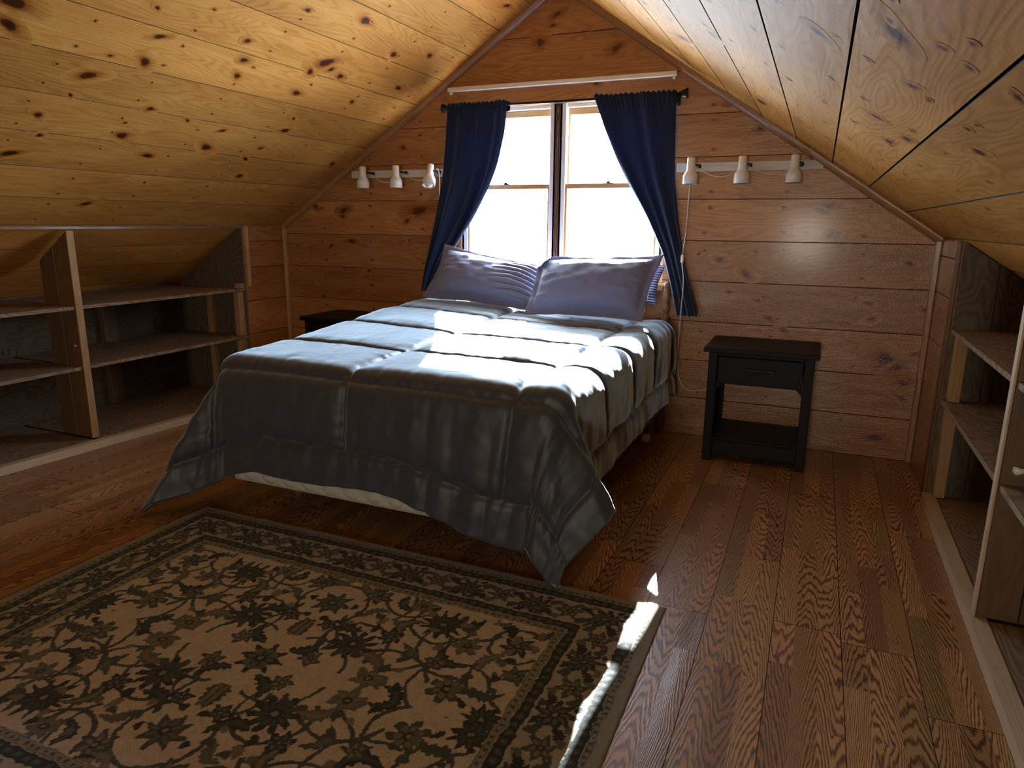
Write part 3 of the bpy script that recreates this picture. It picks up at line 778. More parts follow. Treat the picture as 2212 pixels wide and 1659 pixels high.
# ================================================================ THE BED
BED = (0.0, -1.05, 0.0)
bed = empty('bed', BED, 'queen bed with cream quilted base on a low steel frame, below the window', 'bed')
mb = MB()                                                         # box spring with quilted ogee sides
bx0, bx1, by0, by1, bz0, bz1 = -0.735, 0.735, -2.025, -0.09, 0.145, 0.37
def quilt(a, z):
    p, q = a/0.105+(z-bz0)/0.088, a/0.105-(z-bz0)/0.088
    return 0.017*np.sqrt(np.abs(np.sin(math.pi*p)*np.sin(math.pi*q))+0.0005)
per = [(bx0, by1), (bx0, by0), (bx1, by0), (bx1, by1)]
for (p, q) in zip(per[:-1], per[1:]):
    L = math.hypot(q[0]-p[0], q[1]-p[1]); nu = int(L/0.005); nv = 46
    n = Vector(((q[1]-p[1])/L, -(q[0]-p[0])/L, 0))
    A, Z = np.meshgrid(np.linspace(0, L, nu), np.linspace(bz0, bz1, nv), indexing='ij')
    H = quilt(A, Z); edge = np.clip(np.minimum(np.minimum(A, L-A), np.minimum(Z-bz0, bz1-Z))/0.03, 0, 1)
    H = H*edge-0.012*(1-edge)**2*0.8
    P = np.stack([p[0]+(q[0]-p[0])*A/L+n.x*H, p[1]+(q[1]-p[1])*A/L+n.y*H, Z], -1)
    mb.grid(P, uv=np.stack([A, Z], -1), flip=False)
mb.box((bx0+.008, by0+.008, bz0+0.001), (bx1-.008, by1, bz1-.001), bev=0.01)
mb.build('box_spring', TICK, bed)
mb = MB(); mb.box((bx0-0.005, by0+0.0, bz1), (bx1+0.005, by1, 0.615), bev=0.04); mb.build('mattress', TICK, bed)
mb = MB()
for x in (bx0+.02, bx1-.05): mb.box((x, by0+.06, 0.112), (x+.03, by1, 0.145), 'y', 0.001)
for y in (by0+.36, -1.05, -.22): mb.box((bx0+.02, y-.015, 0.105), (bx1-.02, y+.015, 0.112), 'x', 0.001)
mb.build('steel_frame', STEEL, bed)
for x in (bx0+.05, bx1-.045):
    for y in (by0+.36, -.25):
        mb = MB(); mb.tube([(x, y, 0.105), (x, y, 0.045)], 0.014, 12); lg = mb.build('leg', STEEL, bed)
        mb = MB(); mb.lathe([(0.0, 0.0), (0.026, 0.0), (0.028, 0.02), (0.022, 0.045), (0.014, 0.05), (0, 0.05)], 18, org=(x, y, 0.0)); mb.build('foot_cap', CASTER, lg)
for x in (-0.725, 0.725):                                         # headboard: turned posts, rails, spindles
    mb = MB(); mb.lathe([(0.0, 0.0), (0.024, 0.0), (0.026, 0.62), (0.020, 0.66), (0.026, 0.70), (0.017, 0.73), (0.015, 0.745), (0.022, 0.755), (0.0235, 0.775),
                         (0.016, 0.79), (0.018, 0.80), (0.0215, 0.82), (0.0215, 0.875), (0.017, 0.885), (0.0225, 0.895), (0.021, 0.915), (0.0, 0.925)], 20, org=(x, -0.045, 0.0))
    mb.build('headboard_post', HEADWOOD, bed)
mb = MB(); mb.box((-0.708, -0.055, 0.865), (0.708, -0.035, 0.905), 'x', 0.006); mb.box((-0.708, -0.055, 0.60), (0.708, -0.035, 0.64), 'x', 0.006)
hb = mb.build('headboard_rail', HEADWOOD, bed)
for i in range(9):
    x = -0.56+0.14*i; mb = MB(); mb.lathe([(0.008, 0.64), (0.012, 0.70), (0.008, 0.74), (0.013, 0.76), (0.008, 0.79), (0.008, 0.866)], 12, org=(x, -0.045, 0)); mb.build('spindle', HEADWOOD, hb)

# ---------------------------------------------------------------- comforter
def sstep(a, b, x):
    t = np.clip((x-a)/(b-a), 0, 1); return t*t*(3-2*t)
CX0, CX1, CYF, CYB, CR = -0.700, 0.715, -1.965, -0.115, 0.085
DF, DL, DRR = 0.505, 0.57, 0.46
def hang(d):
    q = CR*math.pi/2
    a = np.clip(d, 0, q)/CR
    out = np.where(d < q, CR*np.sin(a), CR+0.06*(d-q)); drop = np.where(d < q, CR*(1-np.cos(a)), CR+(d-q)*0.998)
    return np.where(d > 0, out, 0), np.where(d > 0, drop, 0)
def top_z(x, y):
    t = sstep(-2.0, -0.35, y)
    z = 0.688+0.060*t*sstep(0.5, -0.75, x)+0.022*t
    z = z-0.05*sstep(-0.24, -0.10, y)**2
    return z
def cloth_surface(Sg, Tg):
    """Sg: coordinate across (m), Tg: coordinate along (m, head at CYB, grows towards the foot)"""
    xb = np.clip(Sg, CX0, CX1); dl = np.maximum(CX0-Sg, 0); dr = np.maximum(Sg-CX1, 0); du = np.maximum(dl, dr); sg = np.where(dl > 0, -1.0, 1.0)
    Y = -Tg; yb = np.maximum(Y, CYF); dv = np.maximum(CYF-Y, 0)
    dv = dv*(1+0.20*sstep(-0.05, 0.72, Sg)+0.16*sstep(-0.5, -0.80, Sg))
    r = np.hypot(du, dv); th = np.degrees(np.arctan2(dv, np.maximum(du, 1e-9))); th = np.where(du <= 0, 90.0, th)
    out, drop = hang(r)
    hx = np.where(r > 0, du/np.maximum(r, 1e-9), 0)*sg; hy = -np.where(r > 0, dv/np.maximum(r, 1e-9), 0)
    q = CR*math.pi/2; re = np.maximum(r-q, 0)
    corner = (du > 0) & (dv > 0)
    exr = np.interp(th, [0, 6, 12, 18, 26, 45, 70, 90], [0.0, .16, .34, .44, .36, 0.05, -.08, -.10])
    eyr = np.interp(th, [0, 6, 12, 18, 26, 45, 70, 90], [0.0, .10, .12, .03, -.04, -.06, -.05, -.02])
    exl = np.interp(th, [0, 10, 22, 34, 45, 52, 65, 90], [0.0, -.08, -.22, -.36, -.40, -.36, -.20, -.03])
    eyl = np.interp(th, [0, 10, 22, 34, 45, 52, 65, 90], [0.0, .16, .20, -.04, -.28, -.30, -.15, -.02])
    ex = np.where(sg > 0, exr, exl); ey = np.where(sg > 0, eyr, eyl)
    # the front panel near each corner follows the lean of its flap
    fr = (du <= 0) & (dv > 0)
    lean_r = -0.10*np.exp(-((CX1-xb)/0.42)**2); lean_l = -0.03*np.exp(-((xb-CX0)/0.4)**2)
    ex = np.where(corner, ex, np.where(fr, lean_r+lean_l, 0.0)); ey = np.where(corner, ey, np.where(fr, -0.02, 0.0))
    e2 = np.clip(1-ex**2-ey**2, 0.15, 1)
    k = np.where(re > 0, 1, 0)
    dropc = np.where(re > 0, CR+re*np.sqrt(e2)*0.998, drop)
    X = xb+hx*out+ex*re; Yp = yb+hy*out+ey*re; Z = top_z(xb, yb)-dropc
    # gathers on the hanging front
    fold = np.where(dv > 0, 1, 0)*np.clip(dv/0.4, 0, 1)**1.3
    g = 0.007*np.sin(xb*19+1.3*np.sin(xb*9))+0.006*np.sin(xb*37+2.0)
    g = g*(0.35+0.65*np.exp(-((xb-0.35)/0.35)**2))
    Yp = Yp-np.abs(np.where(fr, g*fold, 0))
    sf = np.where((du > 0) & (dv <= 0), np.clip(du/0.4, 0, 1)**1.2, 0)
    X = X+sg*sf*(0.008*np.sin(yb*11+1.0)+0.004*np.sin(yb*23))
    # uneven hem on the front
    Z = Z+np.where(fr, 0.012*np.sin(xb*6.5+0.6), 0)*np.clip(dv/DF, 0, 1)**2
    floor_ = 0.013
    Z = np.where(Z < floor_, floor_+0.002*np.sin(X*40), Z)
    return np.stack([X, Yp, Z], -1)
ns, nt = 330, 310
sv = np.linspace(CX0-DL, CX1+DRR, ns); tv = np.linspace(-CYB, -CYF+DF, nt)
Sg, Tg = np.meshgrid(sv, tv, indexing='ij')
P0 = cloth_surface(Sg, Tg)
def seamdist(a, seams): return np.min(np.abs(a[..., None]-np.array(seams)), -1)
wob = 0.012*vnoise(Sg*3, Tg*3, 2)
tseams = [0.22, 0.68, 1.14, 1.60, 2.04, -CYF+DF-0.135]
sseams = [CX0-DL+0.12, -0.80, -0.10, 0.61, CX1+DRR-0.12]
dS = seamdist(Sg+wob, sseams); dT = seamdist(Tg+wob*1.6, tseams)
border = (Tg > -CYF+DF-0.135) | (Sg < CX0-DL+0.12) | (Sg > CX1+DRR-0.12)
on_side = ((Sg < CX0-DL+0.12) | (Sg > CX1+DRR-0.12))
on_front = Tg > -CYF+DF-0.135
dS = np.where(on_front, np.maximum(0.05, dS), dS); dT = np.where(on_side & ~on_front, np.maximum(0.05, dT), dT)
puff = 0.019*(1-np.exp(-dS/0.03))*(1-np.exp(-dT/0.03))
puff = puff*np.where(border, 0.55, 1.0)
# puckers running away from the seams
wr = 0.005*np.exp(-dT/0.10)*vnoise(Sg*42, Tg*6, 4)+0.005*np.exp(-dS/0.09)*vnoise(Sg*6, Tg*42, 5)
wr = wr+0.007*vnoise(Sg*5, Tg*7, 7)+0.004*vnoise(Sg*13, Tg*15, 8)
pil = sstep(0.95, 0.45, Tg)*sstep(-0.5, 0.1, Sg)
wr = wr+pil*0.013*vnoise(Sg*5+Tg*3, Tg*26-Sg*4, 9)
side_w = np.clip((np.maximum(CX0-Sg, Sg-CX1))/0.2, 0, 1)
wr = wr+side_w*0.010*vnoise(Sg*4, Tg*22, 12)
front_w = np.clip((Tg+CYF)/0.2, 0, 1)
wr = wr+front_w*0.0035*vnoise(Sg*38+Tg*9, Tg*8, 19)+0.0022*vnoise(Sg*32, Tg*36, 20)
wr = wr+front_w*0.006*vnoise(Sg*15+Tg*5, Tg*4.5, 13)
pk = np.exp(-np.minimum(dS, dT)/0.035)
wr = wr+pk*0.005*(vnoise(Sg*55+2*Tg, Tg*9, 14)*(dT < dS)+vnoise(Sg*9, Tg*55, 15)*(dS <= dT))
hgt = puff+wr-0.011*np.exp(-(np.minimum(dS, dT)/0.010)**2)
du_ = np.gradient(P0, axis=0); dv_ = np.gradient(P0, axis=1)
Nn = np.cross(du_, dv_); Nn /= np.linalg.norm(Nn, axis=-1, keepdims=True)+1e-9
if Nn[ns//2, nt//3, 2] < 0: Nn = -Nn
# smooth the normals so the folds do not tear
for _ in range(6):
    Nn[1:-1, 1:-1] = (Nn[:-2, 1:-1]+Nn[2:, 1:-1]+Nn[1:-1, :-2]+Nn[1:-1, 2:]+Nn[1:-1, 1:-1])/5
P1 = P0+Nn*hgt[..., None]
for _ in range(2):
    P1[1:-1, 1:-1] = 0.5*P1[1:-1, 1:-1]+0.125*(P1[:-2, 1:-1]+P1[2:, 1:-1]+P1[1:-1, :-2]+P1[1:-1, 2:])
P1[..., 2] = np.maximum(P1[..., 2], 0.0135)
mb = MB(); mb.grid(P1, uv=np.stack([Sg, Tg], -1), flip=True)
cf = mb.build('comforter', [COMF, LINING])
fn = cf.data.polygons[(ns//2)*(nt-1)+nt//3].normal
if fn.z < 0: cf.data.flip_normals()
solidify(cf, 0.010, -1.0, 1)
tag(cf, 'charcoal quilted comforter draped over the bed, its foot corners touching the floor', 'comforter')

# ---------------------------------------------------------------- pillows
def pillow(name, label, TL, TR, BL, BR, th, mat, flange=0.032, wr=1.0, fold=0.0, seed=0, sag=0.0, group=None, dogear=None):
    TL, TR, BL, BR = map(np.array, (TL, TR, BL, BR)); n1 = 64
    u, v = np.meshgrid(np.linspace(0, 1, n1), np.linspace(0, 1, n1), indexing='ij')
    Wd = np.linalg.norm(BR-BL); Hd = np.linalg.norm(TL-BL)
    nrm = np.cross(BR-BL, TL-BL); nrm = nrm/np.linalg.norm(nrm)
    fu, fv = flange/Wd, flange/Hd
    a = np.clip((u-fu)/(1-2*fu), 0, 1); b = np.clip((v-fv)/(1-2*fv), 0, 1)
    body = (np.clip(4*a*(1-a), 0, 1)**0.48)*(np.clip(4*b*(1-b), 0, 1)**0.48)
    lift = np.zeros_like(u); uf, vf = u, v
    if dogear:                                                    # upper left corner folded forward over the face
        ca, cb = u/dogear[0], (1-v)/dogear[1]; m = ca+cb < 1
        uf = np.where(m, dogear[0]*(1-cb), u); vf = np.where(m, 1-dogear[1]*(1-ca), v)
        a2 = np.clip((uf-fu)/(1-2*fu), 0, 1); b2 = np.clip((vf-fv)/(1-2*fv), 0, 1)
        lift = np.where(m, th/2*(np.clip(4*a2*(1-a2), 0, 1)**0.48)*(np.clip(4*b2*(1-b2), 0, 1)**0.48)-th/2*body+0.010+0.02*(1-ca-cb), 0)
    infl = (u > fu) & (u < 1-fu) & (v > fv) & (v < 1-fv)
    pin = 0.035*(np.sin(math.pi*u))                               # sides drawn in between the corners
    uu = uf+0.05*(0.5-uf)*np.sin(math.pi*vf)*1.0; vv = vf+0.12*(0.5-vf)*np.sin(math.pi*uf)*0.6
    base = ((1-uu)*(1-vv))[..., None]*BL+(uu*(1-vv))[..., None]*BR+((1-uu)*vv)[..., None]*TL+(uu*vv)[..., None]*TR
    base = base-np.array([0, 0, 1.0])*(sag*np.exp(-((u-0.62)/0.25)**2)*vv**2)[..., None]
    mb = MB(); rim = np.where(infl, 0, 1)
    h = th/2*body
    w_ = 0.010*vnoise(u*7+seed, v*7, seed)+0.006*vnoise(u*15, v*14, seed+1)
    cw = np.exp(-np.minimum(a, 1-a)/0.14)*0.012*vnoise(u*5, v*24, seed+2)+np.exp(-np.minimum(b, 1-b)/0.10)*0.010*vnoise(u*26, v*5, seed+3)
    fo = fold*sstep(0.5, 0.85, u)*0.022*np.abs(np.sin(v*34+2.2*np.sin(u*6)+u*4))*sstep(0, .2, v)*sstep(1, .75, v)
    rip = 0.012*rim*(vnoise(u*6, v*6, seed+7)+0.5*vnoise(u*17, v*17, seed+8))
    hf = h+(w_*1.2+cw)*wr*np.clip(body*3, 0, 1)+fo+rip+0.002+lift
    hb_ = -h*0.9+w_*0.5*np.clip(body*3, 0, 1)+rip-0.002+lift*(1+0*u)+np.where(lift > 0, th/2*body*1.8-0.0, 0)
    e = np.clip(np.minimum(np.minimum(u, 1-u), np.minimum(v, 1-v))/0.01, 0, 1)
    uvv = np.stack([u*Wd, v*Hd], -1)
    mb.grid(base+nrm*(hf[..., None]*1.0), uv=uvv, flip=False)
    mb.grid(base+nrm*(hb_[..., None]*1.0), uv=uvv, flip=True)
    # close the rim
    loop = [(i, 0) for i in range(n1)]+[(n1-1, j) for j in range(1, n1)]+[(i, n1-1) for i in range(n1-2, -1, -1)]+[(0, j) for j in range(n1-2, 0, -1)]
    N2 = n1*n1
    for p, q in zip(loop, loop[1:]+loop[:1]):
        i, j = p[0]*n1+p[1], q[0]*n1+q[1]
        mb.face([i, i+N2, j+N2, j], None, 0.5, 0, True)
    return tag(mb.build(name, mat), label, 'pillow', group)
pillow('pillow', 'grey flanged pillow on the left half of the bed, creased along its right side', (-0.69, -0.165, 1.112), (0.05, -0.165, 0.99), (-0.715, -0.42, 0.797), (0.09, -0.46, 0.752), 0.20, SHAM, seed=3, fold=1.0, group='grey pillows at the head of the bed')
pillow('pillow', 'grey flanged pillow at the right, upper left corner folded over, overlapping its neighbour', (0.0, -0.285, 1.062), (0.735, -0.245, 1.085), (0.03, -0.56, 0.750), (0.70, -0.54, 0.750), 0.21, SHAM, seed=8, fold=0.0, dogear=(0.12, 0.22), group='grey pillows at the head of the bed')
pillow('striped_pillow', 'blue and white striped pillow peeking out behind the right grey pillow', (0.10, -0.105, 1.04), (0.722, -0.115, 1.02), (0.08, -0.175, 0.80), (0.69, -0.17, 0.80), 0.10, STRIPE, flange=0.0, seed=15)

# ================================================================ NIGHTSTANDS
def nightstand(loc, label):
    o = empty('nightstand', loc, label, 'nightstand', 'black nightstands beside the bed')
    X, Y, Z = loc; w, d, h = 0.565, 0.44, 0.625
    x0, x1, y0, y1 = X-w/2, X+w/2, Y-d/2, Y+d/2                   # top outline; front is y0
    mb = MB(); mb.box((x0, y0, h-0.026), (x1, y1, h), 'x', 0.003, off=X); mb.build('top', BLACK, o)
    lw = 0.046; i0, i1, j0, j1 = x0+0.026, x1-0.022, y0+0.022, y1-0.008
    for a in (i0, i1-lw):
        for b in (j0, j1-lw):
            mb = MB(); mb.box((a, b, 0.0), (a+lw, b+lw, h-0.0265), 'z', 0.003); mb.build('leg', BLACK, o)
    for a in (i0+0.010, i1-0.026):
        mb = MB(); mb.box((a, j0+lw, 0.40), (a+0.016, j1-lw, h-0.027), 'y', 0.001); mb.build('side_panel', BLACK, o)
    mb = MB(); mb.box((i0+lw, j1-0.022, 0.44), (i1-lw, j1-0.008, h-0.027), 'x', 0.001); mb.build('back_panel', BLACK, o)
    mb = MB(); mb.box((i0+lw+.001, j0+0.010, h-0.045), (i1-lw-.001, j0+0.03, h-0.0265), 'x', 0.001); mb.build('front_rail', BLACK, o)
    mb = MB(); mb.box((i0+lw+.003, j0+0.004, 0.432), (i1-lw-.003, j0+0.022, h-0.047), 'x', 0.003)
    mb.box((i0+lw+.006, j0+0.022, 0.445), (i1-lw-.006, j1-0.03, h-0.055), 'y', 0.001); dr = mb.build('drawer', BLACK, o)
    mb = MB(); xc = (i0+i1)/2; mb.box((xc-0.075, j0-0.016, 0.512), (xc+0.075, j0-0.008, 0.524), 'x', 0.003)
    for a in (xc-0.065, xc+0.055): mb.box((a, j0-0.009, 0.514), (a+0.01, j0+0.0045, 0.522), 'y', 0.001)
    mb.build('handle', IRON, dr)
    for a, b in ((i0+lw+.001, 1), (i1-lw-.001, -1)):              # small corner brackets below the drawer
        mb = MB(); mb.poly_prism([(a, j0+0.012, 0.432), (a+b*0.03, j0+0.012, 0.432), (a, j0+0.012, 0.40)], (0, -1, 0), 0.014, (1, 0, 0), (0, 0, 1)); mb.build('bracket', BLACK, o)
    mb = MB(); mb.box((i0+0.006, j0+0.014, 0.115), (i1-0.006, j1-0.010, 0.131), 'x', 0.002); mb.build('lower_shelf', BLACK, o)
    mb = MB(); mb.box((i0+lw+.001, j0+0.012, 0.04), (i1-lw-.001, j0+0.028, 0.1145), 'x', 0.002); mb.build('lower_rail', BLACK, o)
    for a in (i0+0.012, i1-0.026):
        mb = MB(); mb.box((a, j0+lw, 0.04), (a+0.014, j1-lw, 0.1145), 'y', 0.001); mb.build('lower_side', BLACK, o)
    return o
nightstand((1.300, -0.245, 0.0), 'black wooden nightstand standing alone to the right of the bed')
nightstand((-1.370, -0.245, 0.0), 'black nightstand mostly hidden behind the left side of the bed')

# ================================================================ WINDOW DRESSING AND LAMPS
RODZ, RODY = 1.952, -0.075
rod = empty('curtain_rod', (0.01, RODY, RODZ), 'black curtain rod with cup-shaped ends above the window', 'curtain rod')
mb = MB(); mb.tube([(-0.70, RODY, RODZ+.004), (0.02, RODY, RODZ-.001), (0.735, RODY, RODZ)], 0.0075, 12); mb.build('rod', IRON, rod)
for x, s_ in ((-0.70, -1), (0.735, 1)):
    mb = MB(); mb.lathe([(0.0, 0.0), (0.012, 0.0), (0.013, 0.012), (0.019, 0.018), (0.024, 0.034), (0.028, 0.040), (0.028, 0.045), (0.0, 0.046)], 20, axis=(s_, 0, 0), org=(x, RODY, RODZ)); mb.build('finial', IRON, rod)
    mb = MB(); mb.tube([(x-s_*0.012, RODY, RODZ-0.004), (x-s_*0.012, -0.03, RODZ-0.022), (x-s_*0.012, -0.001, RODZ-0.022)], 0.005, 8); mb.box((x-s_*0.012-.009, -0.005, RODZ-0.05), (x-s_*0.012+.009, -0.0005, RODZ+0.012), bev=0.002); mb.build('bracket', IRON, rod)

def curtain(label, zs, xi, xo, nf, seed, amp0, amp1, yb=-0.095):
    """xi: inner edge, xo: outer edge for each height in zs (top to bottom)"""
    nu, nv = 120, 110
    U, V = np.meshgrid(np.linspace(0, 1, nu), np.linspace(0, 1, nv), indexing='ij')
    zz = zs[0]+(zs[-1]-zs[0])*V
    a = np.interp(-zz, -np.array(zs), xi); b = np.interp(-zz, -np.array(zs), xo)
    for _ in range(12):
        a[:, 1:-1] = (a[:, :-2]+a[:, 1:-1]+a[:, 2:])/3; b[:, 1:-1] = (b[:, :-2]+b[:, 1:-1]+b[:, 2:])/3
    Uw = U+0.05*vnoise(U*4, V*2.2, seed)*np.sin(math.pi*U)
    X = a+(b-a)*Uw
    amp = (amp0+(amp1-amp0)*sstep(0.05, 0.9, V))
    ph = 2*math.pi*nf*(U+0.10*vnoise(U*3, V*1.5, seed+1))
    Yd = amp*(0.65*np.sin(ph)+0.5*np.sin(ph*0.43+1.1+V)+0.9*vnoise(U*9, V*2.0, seed+2))
    gather = np.exp(-((V-0.03)/0.03)**2)
    Yd = Yd+gather*0.006*np.sin(2*math.pi*U*19+vnoise(U*20, V*0, seed)*3)
    Y = yb-np.abs(amp)*0.4-Yd
    Y = np.where(V < 0.045, np.minimum(Y, RODY-0.014-0.003*np.sin(2*math.pi*U*23)), Y)
    Y = np.minimum(Y, -0.030)
    zt = zz+np.exp(-V/0.015)*(0.005*np.sin(2*math.pi*U*17+seed)+0.004*vnoise(U*30, V*0, seed+5))
    P = np.stack([X, Y, zt], -1)
    mb = MB(); mb.grid(P, uv=np.stack([U*0.9, V*1.3], -1))
    # the pocket's back layer, behind the rod
    PB = P[:, :7].copy(); PB[..., 1] = RODY+0.014+0.002*np.sin(2*math.pi*U[:, :7]*23); PB[:, -1, 1] = P[:, 6, 1]+0.003
    mb.grid(PB, uv=np.stack([U[:, :7]*0.9, V[:, :7]*1.3], -1), flip=True)
    o = mb.build('curtain', CURT); solidify(o, 0.003, 0.0)
    return tag(o, label, 'curtain', 'navy curtains at the window')
curtain('navy curtain left of the window, swept aside and tucked behind the bed', [1.972, 1.80, 1.60, 1.48, 1.30, 1.10, 0.95, 0.805], [-0.283, -0.297, -0.345, -0.395, -0.495, -0.635, -0.745, -0.815], [-0.690, -0.705, -0.725, -0.745, -0.785, -0.835, -0.875, -0.905], 3.2, 3, 0.018, 0.030)
curtain('navy curtain right of the window, swept aside, its hem hanging free', [1.968, 1.80, 1.60, 1.47, 1.30, 1.10, 0.95, 0.738], [0.262, 0.325, 0.415, 0.485, 0.590, 0.695, 0.745, 0.800], [0.722, 0.728, 0.738, 0.750, 0.775, 0.815, 0.855, 0.918], 3.4, 17, 0.018, 0.024)

mb = MB(); rl = empty('shade_headrail', (-0.014, -0.015, 2.066), 'white metal shade headrail mounted high over the window curtains', 'headrail')
mb.box((-0.735, -0.030, 2.056), (0.707, -0.0005, 2.082), 'x', 0.003); mb.build('rail', WHITE, rl)
for x in (-0.715, 0.690):
    mb = MB(); mb.box((x-.008, -0.024, 2.040), (x+.008, -0.0005, 2.0555), 'z', 0.002); mb.build('mounting_clip', WHITE, rl)

def spotlight_bar(label, xa, xb, lamps, hang_pts, tilt_last):
    o = empty('spotlight_bar', ((xa+xb)/2, -0.01, 1.567), label, 'wall lamp', 'white spotlight bars on the gable wall')
    mb = MB(); mb.box((xa, -0.020, 1.543), (xb, -0.0005, 1.592), 'x', 0.002); mb.build('mounting_board', WHITE_BOARD, o)
    for i, x in enumerate(lamps):
        yc = -0.105
        t = tilt_last if (i == len(lamps)-1 and tilt_last) else 0.0
        ax = Vector((0.10*t, -0.42*t, -1)).normalized(); top = Vector((x-0.005*t, yc+0.03*t, 1.614))
        pr = [(0.0, 0.0), (0.020, 0.001), (0.0225, 0.005), (0.0235, 0.062), (0.0245, 0.070), (0.036, 0.088), (0.0405, 0.096), (0.0415, 0.143), (0.0395, 0.143), (0.039, 0.098)]
        mb = MB(); mb.lathe(pr, 28, axis=ax, org=top); sh = mb.build('lamp_shade', WHITE, o)
        mb = MB(); mb.lathe([(0.039, 0.100), (0.036, 0.1405), (0.0385, 0.1425)] if not t else [(0.039, 0.098), (0.0, 0.098)], 24, axis=ax, org=top)
        mb.lathe([(0.039, 0.099), (0.0, 0.097)], 24, axis=ax, org=top); mb.build('baffle', BAFFLE if not t else WHITE, sh)
        mb = MB(); mb.lathe([(0.012, 0.098), (0.014, 0.108), (0.026, 0.124), (0.028, 0.136), (0.022, 0.148), (0.0, 0.154)] if t else [(0.012, 0.098), (0.02, 0.110), (0.026, 0.126), (0.022, 0.136), (0.0, 0.140)], 20, axis=ax, org=top); mb.build('bulb', BULB, sh)
        mb = MB(); mb.tube([(x+0.03, -0.0205, 1.571), (x+0.03, -0.055, 1.571), (x+0.022, yc+0.012, 1.575)], 0.007, 10); mb.lathe([(0.0, 0), (0.013, 0), (0.013, 0.008), (0.0, 0.008)], 16, axis=(0, -1, 0), org=(x+0.03, -0.0203, 1.571)); mb.build('swivel_arm', LATCH, o)
    for a, b, dz in zip(lamps[:-1], lamps[1:], (0.045, 0.035)):
        pts = [(a+0.02+(b-a-0.04)*s_, -0.026-0.028*math.sin(math.pi*s_)**2, 1.556-dz*math.sin(math.pi*s_)+0.01*math.cos(3*s_)) for s_ in np.linspace(0, 1, 14)]
        mb = MB(); mb.tube(pts, 0.0026, 8); mb.build('link_cord', CORD, o)
    pts = [Vector(p) for p in hang_pts]; fine = []
    for i in range(len(pts)-1):
        p0, p1, p2, p3 = pts[max(i-1, 0)], pts[i], pts[i+1], pts[min(i+2, len(pts)-1)]
        for s_ in np.linspace(0, 1, 8, endpoint=False):
            fine.append(0.5*((2*p1)+(p2-p0)*s_+(2*p0-5*p1+4*p2-p3)*s_**2+(3*p1-p0-3*p2+p3)*s_**3))
    fine.append(pts[-1])
    mb = MB(); mb.tube(fine, 0.0030, 8); return o, mb.build('power_cord', CORD, o)
spotlight_bar('white board with three white spotlights left of the window, one lamp tipped outward', -1.500, -0.735, (-1.347, -1.086, -0.832), [(-0.832, -0.03, 1.585), (-0.800, -0.05, 1.592), (-0.797, -0.035, 1.52), (-0.812, -0.02, 1.38), (-0.835, -0.02, 1.20), (-0.872, -0.015, 1.05), (-0.90, -0.015, 0.80), (-0.92, -0.015, 0.45)], 1.0)
o, pc = spotlight_bar('white board with three downward white spotlights on the wall right of the window', 0.735, 1.502, (0.829, 1.102, 1.364), [(0.829, -0.03, 1.55), (0.822, -0.05, 1.47), (0.818, -0.045, 1.40), (0.812, -0.03, 1.22), (0.821, -0.155, 1.064), (0.836, -0.155, 0.93), (0.826, -0.125, 0.68), (0.812, -0.05, 0.50), (0.822, -0.02, 0.36), (0.868, -0.02, 0.287), (0.94, -0.02, 0.285), (1.02, -0.02, 0.31)], 0.0)
mb = MB(); mb.box((0.813, -0.162, 1.040), (0.829, -0.146, 1.088), 'z', 0.005); mb.build('cord_switch', WHITE, pc)

